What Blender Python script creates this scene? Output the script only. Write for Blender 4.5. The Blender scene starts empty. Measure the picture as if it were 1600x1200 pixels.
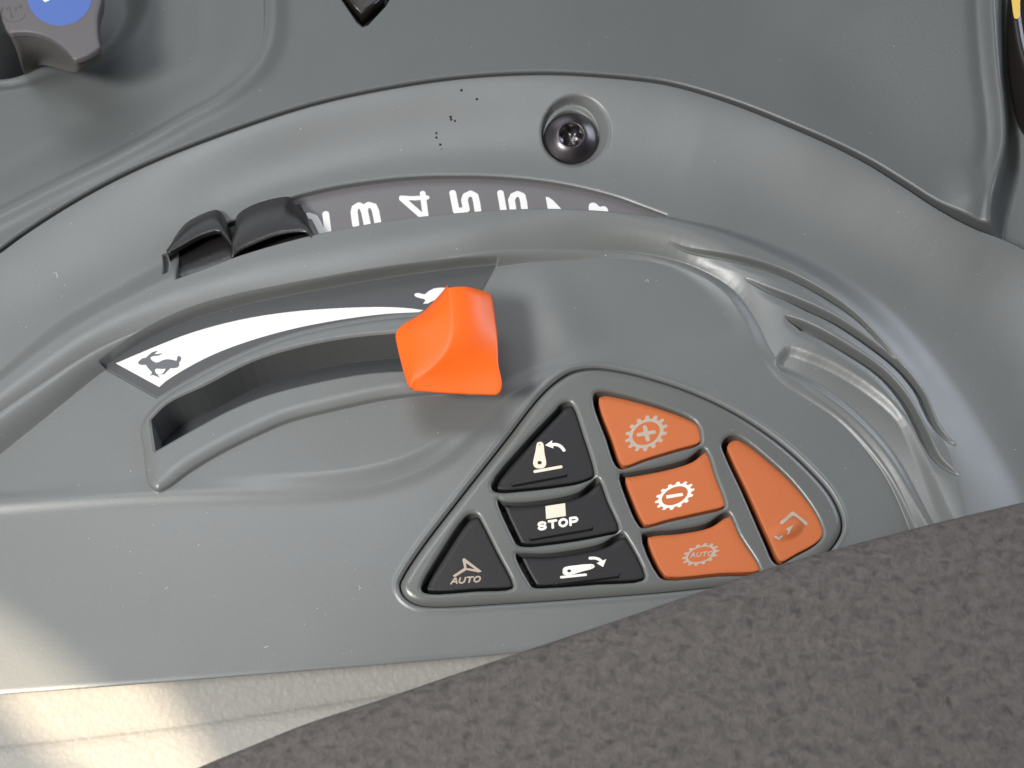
import bpy, math, random
import numpy as np
from mathutils import Vector, Matrix

scene = bpy.context.scene
MM = 0.001                      # the scene is built in metres; shapes are written in millimetres
# ------------------------------------------------------------------ camera
TH = math.radians(30.0)         # tilt of the lens away from the panel's normal
FPX = 2200.0                    # focal length in photo pixels (1600 wide)
DIST = 275.0                    # mm
CAM = np.array([0.0, -DIST * math.sin(TH), DIST * math.cos(TH)])
cam_d = bpy.data.cameras.new('camera')
cam = bpy.data.objects.new('camera', cam_d)
scene.collection.objects.link(cam)
cam.location = CAM * MM
cam.rotation_euler = (TH, 0, 0)
cam_d.sensor_width = 36.0
cam_d.lens = FPX * 36.0 / 1600.0
cam_d.clip_start = 0.01
cam_d.clip_end = 20.0
cam_d.dof.use_dof = True
cam_d.dof.focus_distance = 0.272
cam_d.dof.aperture_fstop = 34.0
scene.camera = cam

# ------------------------------------------------------------------ world and lamps
world = bpy.data.worlds.new('World')
scene.world = world
world.use_nodes = True
wt = world.node_tree
wn, wl = wt.nodes, wt.links
wn.clear()
w_out = wn.new('ShaderNodeOutputWorld')
w_bg = wn.new('ShaderNodeBackground')
w_tc = wn.new('ShaderNodeTexCoord')


def w_lobe(direction, lo, hi, col):
    """a bright patch in one direction"""
    d = Vector(direction).normalized()
    dot = wn.new('ShaderNodeVectorMath'); dot.operation = 'DOT_PRODUCT'
    dot.inputs[1].default_value = d
    wl.new(w_tc.outputs['Generated'], dot.inputs[0])
    mr = wn.new('ShaderNodeMapRange'); mr.interpolation_type = 'SMOOTHSTEP'
    mr.inputs['From Min'].default_value = lo
    mr.inputs['From Max'].default_value = hi
    wl.new(dot.outputs['Value'], mr.inputs['Value'])
    mul = wn.new('ShaderNodeVectorMath'); mul.operation = 'SCALE'
    mul.inputs[0].default_value = col
    wl.new(mr.outputs['Result'], mul.inputs['Scale'])
    return mul.outputs['Vector']


def w_sum(socks):
    cur = socks[0]
    for s in socks[1:]:
        a = wn.new('ShaderNodeVectorMath'); a.operation = 'ADD'
        wl.new(cur, a.inputs[0]); wl.new(s, a.inputs[1])
        cur = a.outputs['Vector']
    return cur


base = wn.new('ShaderNodeCombineXYZ')
for i, v in enumerate((0.17, 0.165, 0.158)):
    base.inputs[i].default_value = v
wl.new(w_sum([base.outputs[0],
              w_lobe((-0.85, 0.00, 0.50), 0.55, 0.95, (1.0, 1.05, 1.12)),    # left side window
              w_lobe((-0.50, -0.12, 0.85), 0.84, 0.985, (1.2, 1.25, 1.35)),    # added overhead glow that brightens the left band
              w_lobe((0.85, 0.35, 0.25), 0.70, 0.95, (0.95, 1.10, 1.50)),    # right side window
              w_lobe((-0.50, -0.75, 0.45), 0.62, 0.97, (1.35, 1.37, 1.36)),    # rear window behind the lens
              w_lobe((-0.30, 0.75, 0.60), 0.88, 0.985, (5.0, 5.3, 5.7))]), w_bg.inputs['Color'])   # added glow for sheen on the shell's right wall
w_bg.inputs['Strength'].default_value = 0.34
wl.new(w_bg.outputs[0], w_out.inputs[0])


def aim(o, target):
    d = Vector(target) - o.location
    o.rotation_euler = d.to_track_quat('-Z', 'Y').to_euler()


def area(name, loc, target, sx, sy, power, col):
    l = bpy.data.lights.new(name, 'AREA')
    l.shape = 'RECTANGLE'; l.size = sx; l.size_y = sy; l.energy = power; l.color = col
    o = bpy.data.objects.new(name, l); scene.collection.objects.link(o)
    o.location = loc; aim(o, target)
    return o


key = area('window_light', (-0.30, -0.26, 0.50), (-0.062, 0.0, 0.0), 0.13, 0.12, 1.08, (1.0, 0.985, 0.955))
key.data.spread = math.radians(80)
band_fill = area('band_fill_light', (-0.085, 0.075, 0.42), (-0.085, 0.075, 0.0), 0.16, 0.10, 0.40, (0.93, 0.97, 1.0))  # added overhead lamp, gives the panel's left band its sheen
band_fill.data.spread = math.radians(150)
area('side_window_light', (0.55, 0.32, 0.30), (0.05, 0.0, 0.0), 0.40, 0.22, 2.3, (0.80, 0.88, 1.0))
sp = bpy.data.lights.new('sunbeam', 'SPOT')
sp.energy = 165.0; sp.color = (1.0, 0.83, 0.60); sp.spot_size = math.radians(3.3); sp.spot_blend = 0.15
sp.shadow_soft_size = 0.004
spo = bpy.data.objects.new('sunbeam', sp); scene.collection.objects.link(spo)
spo.location = (-0.55, -0.55, 1.0)

scene.view_settings.view_transform = 'Standard'
scene.view_settings.look = 'None'
scene.view_settings.exposure = -0.26
scene.view_settings.gamma = 1.0
scene.view_settings.use_curve_mapping = False
scene.render.engine = 'CYCLES'
scene.cycles.use_denoising = True
scene.cycles.max_bounces = 8
scene.cycles.sample_clamp_indirect = 6.0

RES = 0.125                     # grid spacing of the moulded surfaces, mm
RNG = random.Random(7)
F = np.float32

# ------------------------------------------------------------------ from a traced point to a point in space
RX = np.array([1.0, 0, 0]); UP = np.array([0, math.cos(TH), math.sin(TH)]); BK = np.array([0, -math.sin(TH), math.cos(TH)])


def pl(pts, z=0.0):
    """plan position (mm) of traced points that stand at height z (number, list or function of x, y)"""
    p = np.asarray(pts, float)
    d = ((p[:, 0:1] - 800) / FPX) * RX + ((600 - p[:, 1:2]) / FPX) * UP - BK
    zz = z if not callable(z) else 0.0
    for _ in range(8 if callable(z) else 1):
        t = (zz - CAM[2]) / d[:, 2]
        q = CAM + t[:, None] * d
        if callable(z):
            zz = z(q[:, 0], q[:, 1])
    return q[:, :2]


def p3(pts, z):
    p = np.asarray(pts, float)
    q = pl(p, z)
    zz = z(q[:, 0], q[:, 1]) if callable(z) else np.broadcast_to(np.asarray(z, float), (len(p),))
    return np.column_stack([q, zz])


def tr(pts, k, ox, oy):
    return [(ox + x / k, oy + y / k) for x, y in pts]


def crom(pts, n=6, closed=False):
    """smooth curve through points"""
    P = np.asarray(pts, float)
    if closed:
        Q = np.vstack([P[-1], P, P[0], P[1]])
    else:
        Q = np.vstack([2 * P[0] - P[1], P, 2 * P[-1] - P[-2]])
    out = []
    ns = len(Q) - 3
    for i in range(ns):
        a, b, c, d = Q[i:i + 4]
        # centripetal knots: no overshoot where points are unevenly spaced
        t0 = 0.0
        t1 = t0 + max(np.linalg.norm(b - a), 1e-6) ** 0.5
        t2 = t1 + max(np.linalg.norm(c - b), 1e-6) ** 0.5
        t3 = t2 + max(np.linalg.norm(d - c), 1e-6) ** 0.5
        for j in range(n):
            t = t1 + (t2 - t1) * j / n
            A1 = (t1 - t) / (t1 - t0) * a + (t - t0) / (t1 - t0) * b
            A2 = (t2 - t) / (t2 - t1) * b + (t - t1) / (t2 - t1) * c
            A3 = (t3 - t) / (t3 - t2) * c + (t - t2) / (t3 - t2) * d
            B1 = (t2 - t) / (t2 - t0) * A1 + (t - t0) / (t2 - t0) * A2
            B2 = (t3 - t) / (t3 - t1) * A2 + (t - t1) / (t3 - t1) * A3
            out.append((t2 - t) / (t2 - t1) * B1 + (t - t1) / (t2 - t1) * B2)
    if not closed:
        out.append(P[-1])
    return np.array(out)


def resample(P, n, closed=False):
    P = np.asarray(P, float)
    if closed:
        P = np.vstack([P, P[0]])
    s = np.r_[0, np.cumsum(np.linalg.norm(np.diff(P, axis=0), axis=1))]
    u = np.linspace(0, s[-1], n + 1)[:-1] if closed else np.linspace(0, s[-1], n)
    return np.column_stack([np.interp(u, s, P[:, k]) for k in range(P.shape[1])])


def ss(x, a=0.0, b=1.0):
    t = np.clip((x - a) / (b - a), 0, 1)
    return t * t * (3 - 2 * t)


# ------------------------------------------------------------------ distance fields
def dist_open(X, Y, P):
    """distance to an open curve, its side (+ on the left of travel) and the arc length of the foot"""
    P = np.asarray(P, F)
    best = np.full(X.shape, 1e18, F); side = np.zeros(X.shape, F); arc = np.zeros(X.shape, F)
    s = 0.0
    for a, b in zip(P[:-1], P[1:]):
        dx, dy = float(b[0] - a[0]), float(b[1] - a[1])
        L2 = dx * dx + dy * dy + 1e-12
        px, py = X - a[0], Y - a[1]
        t = np.clip((px * dx + py * dy) / L2, 0, 1)
        qx, qy = px - t * dx, py - t * dy
        d2 = qx * qx + qy * qy
        m = d2 < best
        best = np.where(m, d2, best)
        side = np.where(m, dx * py - dy * px, side)
        L = math.sqrt(L2)
        arc = np.where(m, s + t * L, arc)
        s += L
    d = np.sqrt(best)
    return np.where(side >= 0, d, -d), arc, s


def dist_poly(X, Y, P):
    """signed distance to a closed outline, negative inside"""
    P = np.asarray(P, F)
    best = np.full(X.shape, 1e18, F); inside = np.zeros(X.shape, bool)
    n = len(P)
    for i in range(n):
        a, b = P[i], P[(i + 1) % n]
        dx, dy = float(b[0] - a[0]), float(b[1] - a[1])
        px, py = X - a[0], Y - a[1]
        t = np.clip((px * dx + py * dy) / (dx * dx + dy * dy + 1e-12), 0, 1)
        best = np.minimum(best, (px - t * dx) ** 2 + (py - t * dy) ** 2)
        if dy != 0:
            c = ((a[1] > Y) != (b[1] > Y)) & (X < a[0] + (Y - a[1]) * dx / dy)
            inside ^= c
    d = np.sqrt(best)
    return np.where(inside, -d, d)


class Grid:
    """regular plan grid; coarse fields are upsampled with Catmull-Rom so creases stay smooth"""
    def __init__(s, x0, x1, y0, y1, res=RES, cf=4):
        s.res, s.cf = res, cf
        s.nx = int(math.ceil((x1 - x0) / (res * cf))) * cf + 1
        s.ny = int(math.ceil((y1 - y0) / (res * cf))) * cf + 1
        s.x = (x0 + res * np.arange(s.nx)).astype(F); s.y = (y0 + res * np.arange(s.ny)).astype(F)
        s.X, s.Y = np.meshgrid(s.x, s.y)
        s.cx = x0 + res * cf * np.arange((s.nx - 1) // cf + 1); s.cy = y0 + res * cf * np.arange((s.ny - 1) // cf + 1)
        s.CX, s.CY = np.meshgrid(s.cx.astype(F), s.cy.astype(F))

    def _up(s, A, n, axis):
        A = np.moveaxis(A, axis, 0)
        i = np.arange(n); k = i // s.cf; t = ((i % s.cf) / s.cf).astype(F)
        m = A.shape[0] - 1
        g = lambda o: A[np.clip(k + o, 0, m)]
        t = t.reshape(-1, *([1] * (A.ndim - 1)))
        w = (-.5 * t + t * t - .5 * t ** 3, 1 - 2.5 * t * t + 1.5 * t ** 3, .5 * t + 2 * t * t - 1.5 * t ** 3, -.5 * t * t + .5 * t ** 3)
        return np.moveaxis(sum(w[j] * g(j - 1) for j in range(4)), 0, axis)

    def up(s, A):
        return s._up(s._up(A.astype(F), s.ny, 0), s.nx, 1)

    def wall(s, Z, w, d, depth, lr=0.5, ld=0.3):
        """drop everything with d < 0 by depth behind a rounded lip; the vertices next to the line are drawn onto it"""
        if not hasattr(s, 'cut'):
            s.cut = np.zeros(s.X.shape, bool); s.near = np.full(s.X.shape, 9.0, F)
            s.gx = np.zeros(s.X.shape, F); s.gy = np.zeros(s.X.shape, F); s.dep = np.zeros(s.X.shape, F)
        h = 0.5 * s.res
        gy, gx = np.gradient(d, s.res)
        n = np.hypot(gx, gy) + 1e-6
        m = np.abs(d) < np.abs(s.near[w])
        s.near[w] = np.where(m, d, s.near[w]); s.gx[w] = np.where(m, gx / n, s.gx[w]); s.gy[w] = np.where(m, gy / n, s.gy[w])
        s.dep[w] = np.where(m, depth, s.dep[w])
        Z[w] -= ld * np.clip(1 - np.clip(d, 0, None) / lr, 0, 1) ** 2
        s.cut[w] |= d < -h

    def rail(s, P):
        d, a, L = dist_open(s.CX, s.CY, P)
        return s.up(d)

    def win(s, P, m):
        P = np.asarray(P)
        i0 = max(int((P[:, 0].min() - m - s.x[0]) / s.res), 0); i1 = min(int((P[:, 0].max() + m - s.x[0]) / s.res) + 2, s.nx)
        j0 = max(int((P[:, 1].min() - m - s.y[0]) / s.res), 0); j1 = min(int((P[:, 1].max() + m - s.y[0]) / s.res) + 2, s.ny)
        return (slice(j0, max(j1, j0)), slice(i0, max(i1, i0)))


# ------------------------------------------------------------------ objects
COL = scene.collection


def link_mesh(name, me, mat, parent=None, origin=None, smooth=True):
    o = bpy.data.objects.new(name, me)
    COL.objects.link(o)
    if mat is not None:
        me.materials.append(mat)
    if smooth:
        me.polygons.foreach_set('use_smooth', np.ones(len(me.polygons), bool))
    if parent is not None:
        o.parent = parent
    return o


def raw_mesh(name, V, Fq, org):
    """V (n,3) mm, Fq list/array of quads (or list of arrays per polygon); org is the owner's base in mm"""
    me = bpy.data.meshes.new(name)
    V = (np.asarray(V, float) - np.asarray(org, float)) * MM
    me.vertices.add(len(V)); me.vertices.foreach_set('co', V.astype(F).ravel())
    if isinstance(Fq, np.ndarray):
        n, k = Fq.shape
        me.loops.add(n * k); me.loops.foreach_set('vertex_index', Fq.astype(np.int32).ravel())
        me.polygons.add(n); me.polygons.foreach_set('loop_start', (np.arange(n) * k).astype(np.int32))
    else:
        idx = [i for f in Fq for i in f]
        st = np.cumsum([0] + [len(f) for f in Fq][:-1])
        me.loops.add(len(idx)); me.loops.foreach_set('vertex_index', np.array(idx, np.int32))
        me.polygons.add(len(Fq)); me.polygons.foreach_set('loop_start', st.astype(np.int32))
    me.update(calc_edges=True); me.validate()
    return me


def tag(o, label, cat, group=None, kind=None):
    o['label'] = label; o['category'] = cat
    if group: o['group'] = group
    if kind: o['kind'] = kind


def thing(name, base, label, cat, group=None, kind=None):
    o = bpy.data.objects.new(name, None)
    COL.objects.link(o)
    o.location = Vector(base) * MM
    o.empty_display_size = 0.01
    o['base'] = list(base)
    tag(o, label, cat, group, kind)
    return o


def org_of(o):
    return (0, 0, 0) if o is None else tuple(o['base'])


def part_of(o, parent):
    return parent


def sheet(name, g, Z, keep, mat, parent, base=None):
    """heightfield mesh from a grid, faces kept where all corners are kept"""
    base = base if base is not None else org_of(parent)
    if hasattr(g, 'cut'):
        keep = keep & ~g.cut
    k = keep[:-1, :-1] & keep[1:, :-1] & keep[:-1, 1:] & keep[1:, 1:]
    GX, GY = getattr(g, 'OX', g.X).ravel().copy(), getattr(g, 'OY', g.Y).ravel().copy()
    idx = np.arange(g.nx * g.ny, dtype=np.int64).reshape(g.ny, g.nx)
    q = np.stack([idx[:-1, :-1][k], idx[:-1, 1:][k], idx[1:, 1:][k], idx[1:, :-1][k]], 1)
    ZZ = Z.ravel()
    extra = None
    if hasattr(g, 'cut'):
        # edges used by one face only, directed as in that face
        e = np.concatenate([q[:, [0, 1]], q[:, [1, 2]], q[:, [2, 3]], q[:, [3, 0]]])
        key = np.minimum(e[:, 0], e[:, 1]) * (g.nx * g.ny) + np.maximum(e[:, 0], e[:, 1])
        _, inv, cnt = np.unique(key, return_inverse=True, return_counts=True)
        e = e[cnt[inv.ravel()] == 1]
        nr = g.near.ravel()
        e = e[(np.abs(nr[e]) < 1.9 * g.res).all(1)]
        bv = np.unique(e)
        ox, oy = GX[bv].copy(), GY[bv].copy()
        mx, my = -g.gx.ravel()[bv] * nr[bv], -g.gy.ravel()[bv] * nr[bv]
        GX[bv] += mx; GY[bv] += my
        jj, ii = np.divmod(bv, g.nx)                        # carry the height along with the shift
        jj = np.clip(jj, 1, g.ny - 2); ii = np.clip(ii, 1, g.nx - 2)
        dzx = (Z[jj, ii + 1] - Z[jj, ii - 1]) / (2 * g.res); dzy = (Z[jj + 1, ii] - Z[jj - 1, ii]) / (2 * g.res)
        ZZ = ZZ.copy(); ZZ[bv] += np.clip(dzx * mx + dzy * my, -0.3, 0.3)
        extra = (e, bv)
    used = np.zeros(g.nx * g.ny, bool); used[q.ravel()] = True
    remap = np.cumsum(used) - 1
    V = np.stack([GX[used], GY[used], ZZ[used]], 1)
    Q = remap[q]
    if extra is not None and len(extra[1]):
        e, bv = extra
        n0, nb = len(V), len(bv)
        loc = np.full(g.nx * g.ny, -1, np.int64); loc[bv] = np.arange(nb)
        dep = g.dep.ravel()[bv]
        top = np.stack([GX[bv], GY[bv], ZZ[bv]], 1)
        lv = []
        for f in (0.0, 0.04, 0.3, 1.0):                     # the wall below the lip
            p = top.copy(); p[:, 2] -= dep * f; lv.append(p)
        V = np.vstack([V] + lv)
        a, b = loc[e[:, 0]], loc[e[:, 1]]
        Q = np.vstack([Q] + [np.stack([n0 + nb * i + b, n0 + nb * i + a, n0 + nb * (i + 1) + a, n0 + nb * (i + 1) + b], 1) for i in range(3)])
    return link_mesh(name, raw_mesh(name, V, Q, base), mat, parent)


def loft(name, rows, mat, parent, base=None, closed=False, cap=False, smooth=True):
    base = base if base is not None else org_of(parent)
    R = np.array(rows); m, n, _ = R.shape
    V = R.reshape(-1, 3)
    fs = []
    nn = n if closed else n - 1
    for i in range(m - 1):
        for j in range(nn):
            a, b = i * n + j, i * n + (j + 1) % n
            fs.append((a, b, b + n if (j + 1) < n else (i + 1) * n, a + n))
    if cap:
        fs.append(tuple(range(n))[::-1]); fs.append(tuple((m - 1) * n + k for k in range(n)))
    return link_mesh(name, raw_mesh(name, V, fs, base), mat, parent, smooth=smooth)


def fix_normals(o):
    import bmesh
    bm = bmesh.new(); bm.from_mesh(o.data)
    bmesh.ops.recalc_face_normals(bm, faces=bm.faces)
    bm.to_mesh(o.data); bm.free()
    return o


# ------------------------------------------------------------------ materials
def nodes(name):
    m = bpy.data.materials.new(name)
    m.use_nodes = True
    nt = m.node_tree
    return m, nt, nt.nodes, nt.links, nt.nodes['Principled BSDF']


def plastic(name, col, rough=0.45, spec=0.5, grain=0.06, grain_mm=0.22, dust=0.0, dust_col=(0.62, 0.60, 0.54), metal=0.0,
            tone=0.05, coat=0.0):
    m, nt, N, L, b = nodes(name)
    tc = N.new('ShaderNodeTexCoord')
    co = tc.outputs['Object']
    if rough < 0.6 and tone > 0.03:
        nr = N.new('ShaderNodeTexNoise'); nr.inputs['Scale'].default_value = 38; nr.inputs['Detail'].default_value = 6; nr.inputs['Roughness'].default_value = 0.65
        nr.inputs['Distortion'].default_value = 0.2
        L.new(co, nr.inputs['Vector'])
        rr = N.new('ShaderNodeMapRange'); rr.inputs['From Min'].default_value = 0.3; rr.inputs['From Max'].default_value = 0.7
        rr.inputs['To Min'].default_value = rough - 0.03; rr.inputs['To Max'].default_value = rough + 0.05
        L.new(nr.outputs['Fac'], rr.inputs['Value']); L.new(rr.outputs[0], b.inputs['Roughness'])
    b.inputs['Roughness'].default_value = rough
    b.inputs['Metallic'].default_value = metal
    b.inputs['Specular IOR Level'].default_value = spec
    b.inputs['Coat Weight'].default_value = coat
    # broad faint mottling
    n1 = N.new('ShaderNodeTexNoise'); n1.inputs['Scale'].default_value = 60; n1.inputs['Detail'].default_value = 3
    L.new(co, n1.inputs['Vector'])
    n2 = N.new('ShaderNodeTexNoise'); n2.inputs['Scale'].default_value = 2200; n2.inputs['Detail'].default_value = 2
    L.new(co, n2.inputs['Vector'])
    ad = N.new('ShaderNodeMath'); ad.operation = 'ADD'; L.new(n1.outputs['Fac'], ad.inputs[0]); L.new(n2.outputs['Fac'], ad.inputs[1])
    mr = N.new('ShaderNodeMapRange'); mr.inputs['From Min'].default_value = 0.6; mr.inputs['From Max'].default_value = 1.4
    mr.inputs['To Min'].default_value = 1 - tone; mr.inputs['To Max'].default_value = 1 + tone
    L.new(ad.outputs[0], mr.inputs['Value'])
    sc = N.new('ShaderNodeVectorMath'); sc.operation = 'SCALE'; sc.inputs[0].default_value = col
    L.new(mr.outputs[0], sc.inputs['Scale'])
    out = sc.outputs['Vector']
    if dust > 0:
        cur = out
        for scale, size, amt, seed in ((330, 0.028, 0.7, 0), (800, 0.055, 0.6, 11), (1500, 0.075, 0.35, 5)):
            mp = N.new('ShaderNodeMapping'); mp.inputs['Location'].default_value = (seed * .013, seed * .007, 0)
            L.new(co, mp.inputs['Vector'])
            v = N.new('ShaderNodeTexVoronoi'); v.inputs['Scale'].default_value = scale
            L.new(mp.outputs[0], v.inputs['Vector'])
            sep = N.new('ShaderNodeSeparateColor'); L.new(v.outputs['Color'], sep.inputs[0])
            th = N.new('ShaderNodeMath'); th.operation = 'LESS_THAN'; L.new(sep.outputs[0], th.inputs[0])
            # clusters
            cn = N.new('ShaderNodeTexNoise'); cn.inputs['Scale'].default_value = 28; L.new(mp.outputs[0], cn.inputs['Vector'])
            cm = N.new('ShaderNodeMapRange'); cm.inputs['From Min'].default_value = 0.42; cm.inputs['From Max'].default_value = 0.72
            cm.inputs['To Min'].default_value = 0.03; cm.inputs['To Max'].default_value = dust
            L.new(cn.outputs['Fac'], cm.inputs['Value']); L.new(cm.outputs[0], th.inputs[1])
            sz = N.new('ShaderNodeMapRange'); L.new(sep.outputs[1], sz.inputs['Value'])
            sz.inputs['To Min'].default_value = size * 0.5; sz.inputs['To Max'].default_value = size * 1.4
            dd = N.new('ShaderNodeMath'); dd.operation = 'LESS_THAN'; L.new(v.outputs['Distance'], dd.inputs[0]); L.new(sz.outputs[0], dd.inputs[1])
            mu = N.new('ShaderNodeMath'); mu.operation = 'MULTIPLY'; L.new(th.outputs[0], mu.inputs[0]); L.new(dd.outputs[0], mu.inputs[1])
            m2 = N.new('ShaderNodeMath'); m2.operation = 'MULTIPLY'; L.new(mu.outputs[0], m2.inputs[0]); m2.inputs[1].default_value = amt
            mx = N.new('ShaderNodeMix'); mx.data_type = 'RGBA'
            L.new(m2.outputs[0], mx.inputs['Factor']); L.new(cur, mx.inputs['A']); mx.inputs['B'].default_value = (*dust_col, 1)
            cur = mx.outputs['Result']
        out = cur
    L.new(out, b.inputs['Base Color'])
    if grain > 0:
        ng = N.new('ShaderNodeTexNoise'); ng.inputs['Scale'].default_value = 1000 / grain_mm / 2; ng.inputs['Detail'].default_value = 1
        L.new(co, ng.inputs['Vector'])
        bp = N.new('ShaderNodeBump'); bp.inputs['Strength'].default_value = grain; bp.inputs['Distance'].default_value = 0.0002
        L.new(ng.outputs['Fac'], bp.inputs['Height']); L.new(bp.outputs[0], b.inputs['Normal'])
    return m


M_PANEL = plastic('panel_plastic', (0.122, 0.127, 0.124), 0.36, 0.6, 0.07, 0.25, dust=0.55)
M_SHELL = plastic('shell_plastic', (0.090, 0.096, 0.094), 0.40, 0.55, 0.14, 0.30, dust=0.10)
M_BEZEL = plastic('bezel_plastic', (0.110, 0.113, 0.108), 0.29, 0.5, 0.06, 0.25, dust=0.05)
M_ORANGE = plastic('orange_knob_plastic', (0.74, 0.112, 0.008), 0.38, 0.45, 0.05, 0.3, tone=0.02)
M_ORBTN = plastic('orange_button_rubber', (0.44, 0.120, 0.041), 0.58, 0.22, 0.10, 0.2, tone=0.03)
M_BLACKB = plastic('black_button_rubber', (0.013, 0.012, 0.013), 0.50, 0.4, 0.12, 0.2, dust=0.12, dust_col=(.2, .19, .18))
M_BLACK = plastic('black_plastic', (0.014, 0.013, 0.013), 0.34, 0.5, 0.25, 0.35)
M_GLOSSB = plastic('gloss_black_plastic', (0.018, 0.015, 0.014), 0.22, 0.4, 0.0)
M_DIAL = plastic('dial_face', (0.125, 0.118, 0.122), 0.35, 0.5, 0.04, 0.2)
M_WHITE = plastic('white_print', (0.64, 0.63, 0.61), 0.5, 0.4, 0.0, tone=0.02)
M_CREAMINK = plastic('cream_print', (0.70, 0.62, 0.50), 0.42, 0.5, 0.0, tone=0.03)
M_PALEINK = plastic('pale_print', (0.80, 0.74, 0.66), 0.42, 0.5, 0.0, tone=0.03)
M_GREYINK = plastic('dimmed_grey_print', (0.38, 0.30, 0.235), 0.45, 0.5, 0.0, tone=0.06)  # weaker shine of print on tilted keys put into the colour
M_LABEL = plastic('label_grey', (0.060, 0.061, 0.064), 0.36, 0.5, 0.03, 0.3, dust=0.05)
M_LABELINK = plastic('label_dark_print', (0.10, 0.105, 0.115), 0.4, 0.5, 0.0)
M_SCREW = plastic('dark_steel', (0.095, 0.085, 0.09), 0.30, 0.5, 0.05, 0.4, metal=0.9)
M_SEAL = plastic('slot_seal_rubber', (0.030, 0.033, 0.037), 0.55, 0.4, 0.05, 0.3)
M_VOID = plastic('dark_backing', (0.02, 0.02, 0.02), 0.8, 0.2, 0.0)
M_KNOBTOP = plastic('knob_plastic', (0.092, 0.083, 0.087), 0.5, 0.5, 0.15, 0.4, tone=0.10)
M_KNOBSIDE = plastic('knob_side_plastic', (0.075, 0.070, 0.066), 0.5, 0.4, 0.15, 0.4)
M_BLUE = plastic('blue_inlay', (0.062, 0.115, 0.34), 0.45, 0.4, 0.05, 0.4, tone=0.05)
M_YELLOW = plastic('yellow_plastic', (0.72, 0.47, 0.10), 0.35, 0.5, 0.0)
M_DIRT = plastic('black_dirt', (0.008, 0.008, 0.010), 0.7, 0.2, 0.0)


def leather(name, col, col2, scale, bump, dist, rough, stretch=(1, 1, 1), hair=False):
    m, nt, N, L, b = nodes(name)
    tc = N.new('ShaderNodeTexCoord'); mp = N.new('ShaderNodeMapping'); mp.inputs['Scale'].default_value = stretch
    mp.inputs['Rotation'].default_value = (0, 0, 0.35)
    L.new(tc.outputs['Object'], mp.inputs['Vector'])
    wv = N.new('ShaderNodeTexNoise'); wv.inputs['Scale'].default_value = scale * 0.6; wv.inputs['Detail'].default_value = 3
    L.new(mp.outputs[0], wv.inputs['Vector'])
    mxv = N.new('ShaderNodeVectorMath'); mxv.operation = 'MULTIPLY_ADD'
    L.new(wv.outputs['Color'], mxv.inputs[0]); mxv.inputs[1].default_value = (0.9 / scale,) * 3; L.new(mp.outputs[0], mxv.inputs[2])
    v = N.new('ShaderNodeTexVoronoi'); v.feature = 'SMOOTH_F1'; v.inputs['Scale'].default_value = scale; v.inputs['Smoothness'].default_value = 0.6
    L.new(mxv.outputs[0], v.inputs['Vector'])
    n = N.new('ShaderNodeTexNoise'); n.inputs['Scale'].default_value = scale * 2.2; n.inputs['Detail'].default_value = 4; n.inputs['Roughness'].default_value = 0.65
    L.new(mxv.outputs[0], n.inputs['Vector'])
    ad = N.new('ShaderNodeMath'); ad.operation = 'MULTIPLY_ADD'; L.new(n.outputs['Fac'], ad.inputs[0]); ad.inputs[1].default_value = 0.8
    L.new(v.outputs['Distance'], ad.inputs[2])
    rp = N.new('ShaderNodeMapRange'); rp.inputs['From Min'].default_value = 0.45; rp.inputs['From Max'].default_value = 1.15
    L.new(ad.outputs[0], rp.inputs['Value'])
    mx = N.new('ShaderNodeMix'); mx.data_type = 'RGBA'
    mx.inputs['A'].default_value = (*col, 1); mx.inputs['B'].default_value = (*col2, 1)
    L.new(rp.outputs[0], mx.inputs['Factor']); L.new(mx.outputs['Result'], b.inputs['Base Color'])
    bp = N.new('ShaderNodeBump'); bp.inputs['Strength'].default_value = bump; bp.inputs['Distance'].default_value = dist; bp.invert = True
    L.new(ad.outputs[0], bp.inputs['Height']); L.new(bp.outputs[0], b.inputs['Normal'])
    b.inputs['Roughness'].default_value = rough; b.inputs['Specular IOR Level'].default_value = 0.3
    return m


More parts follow.
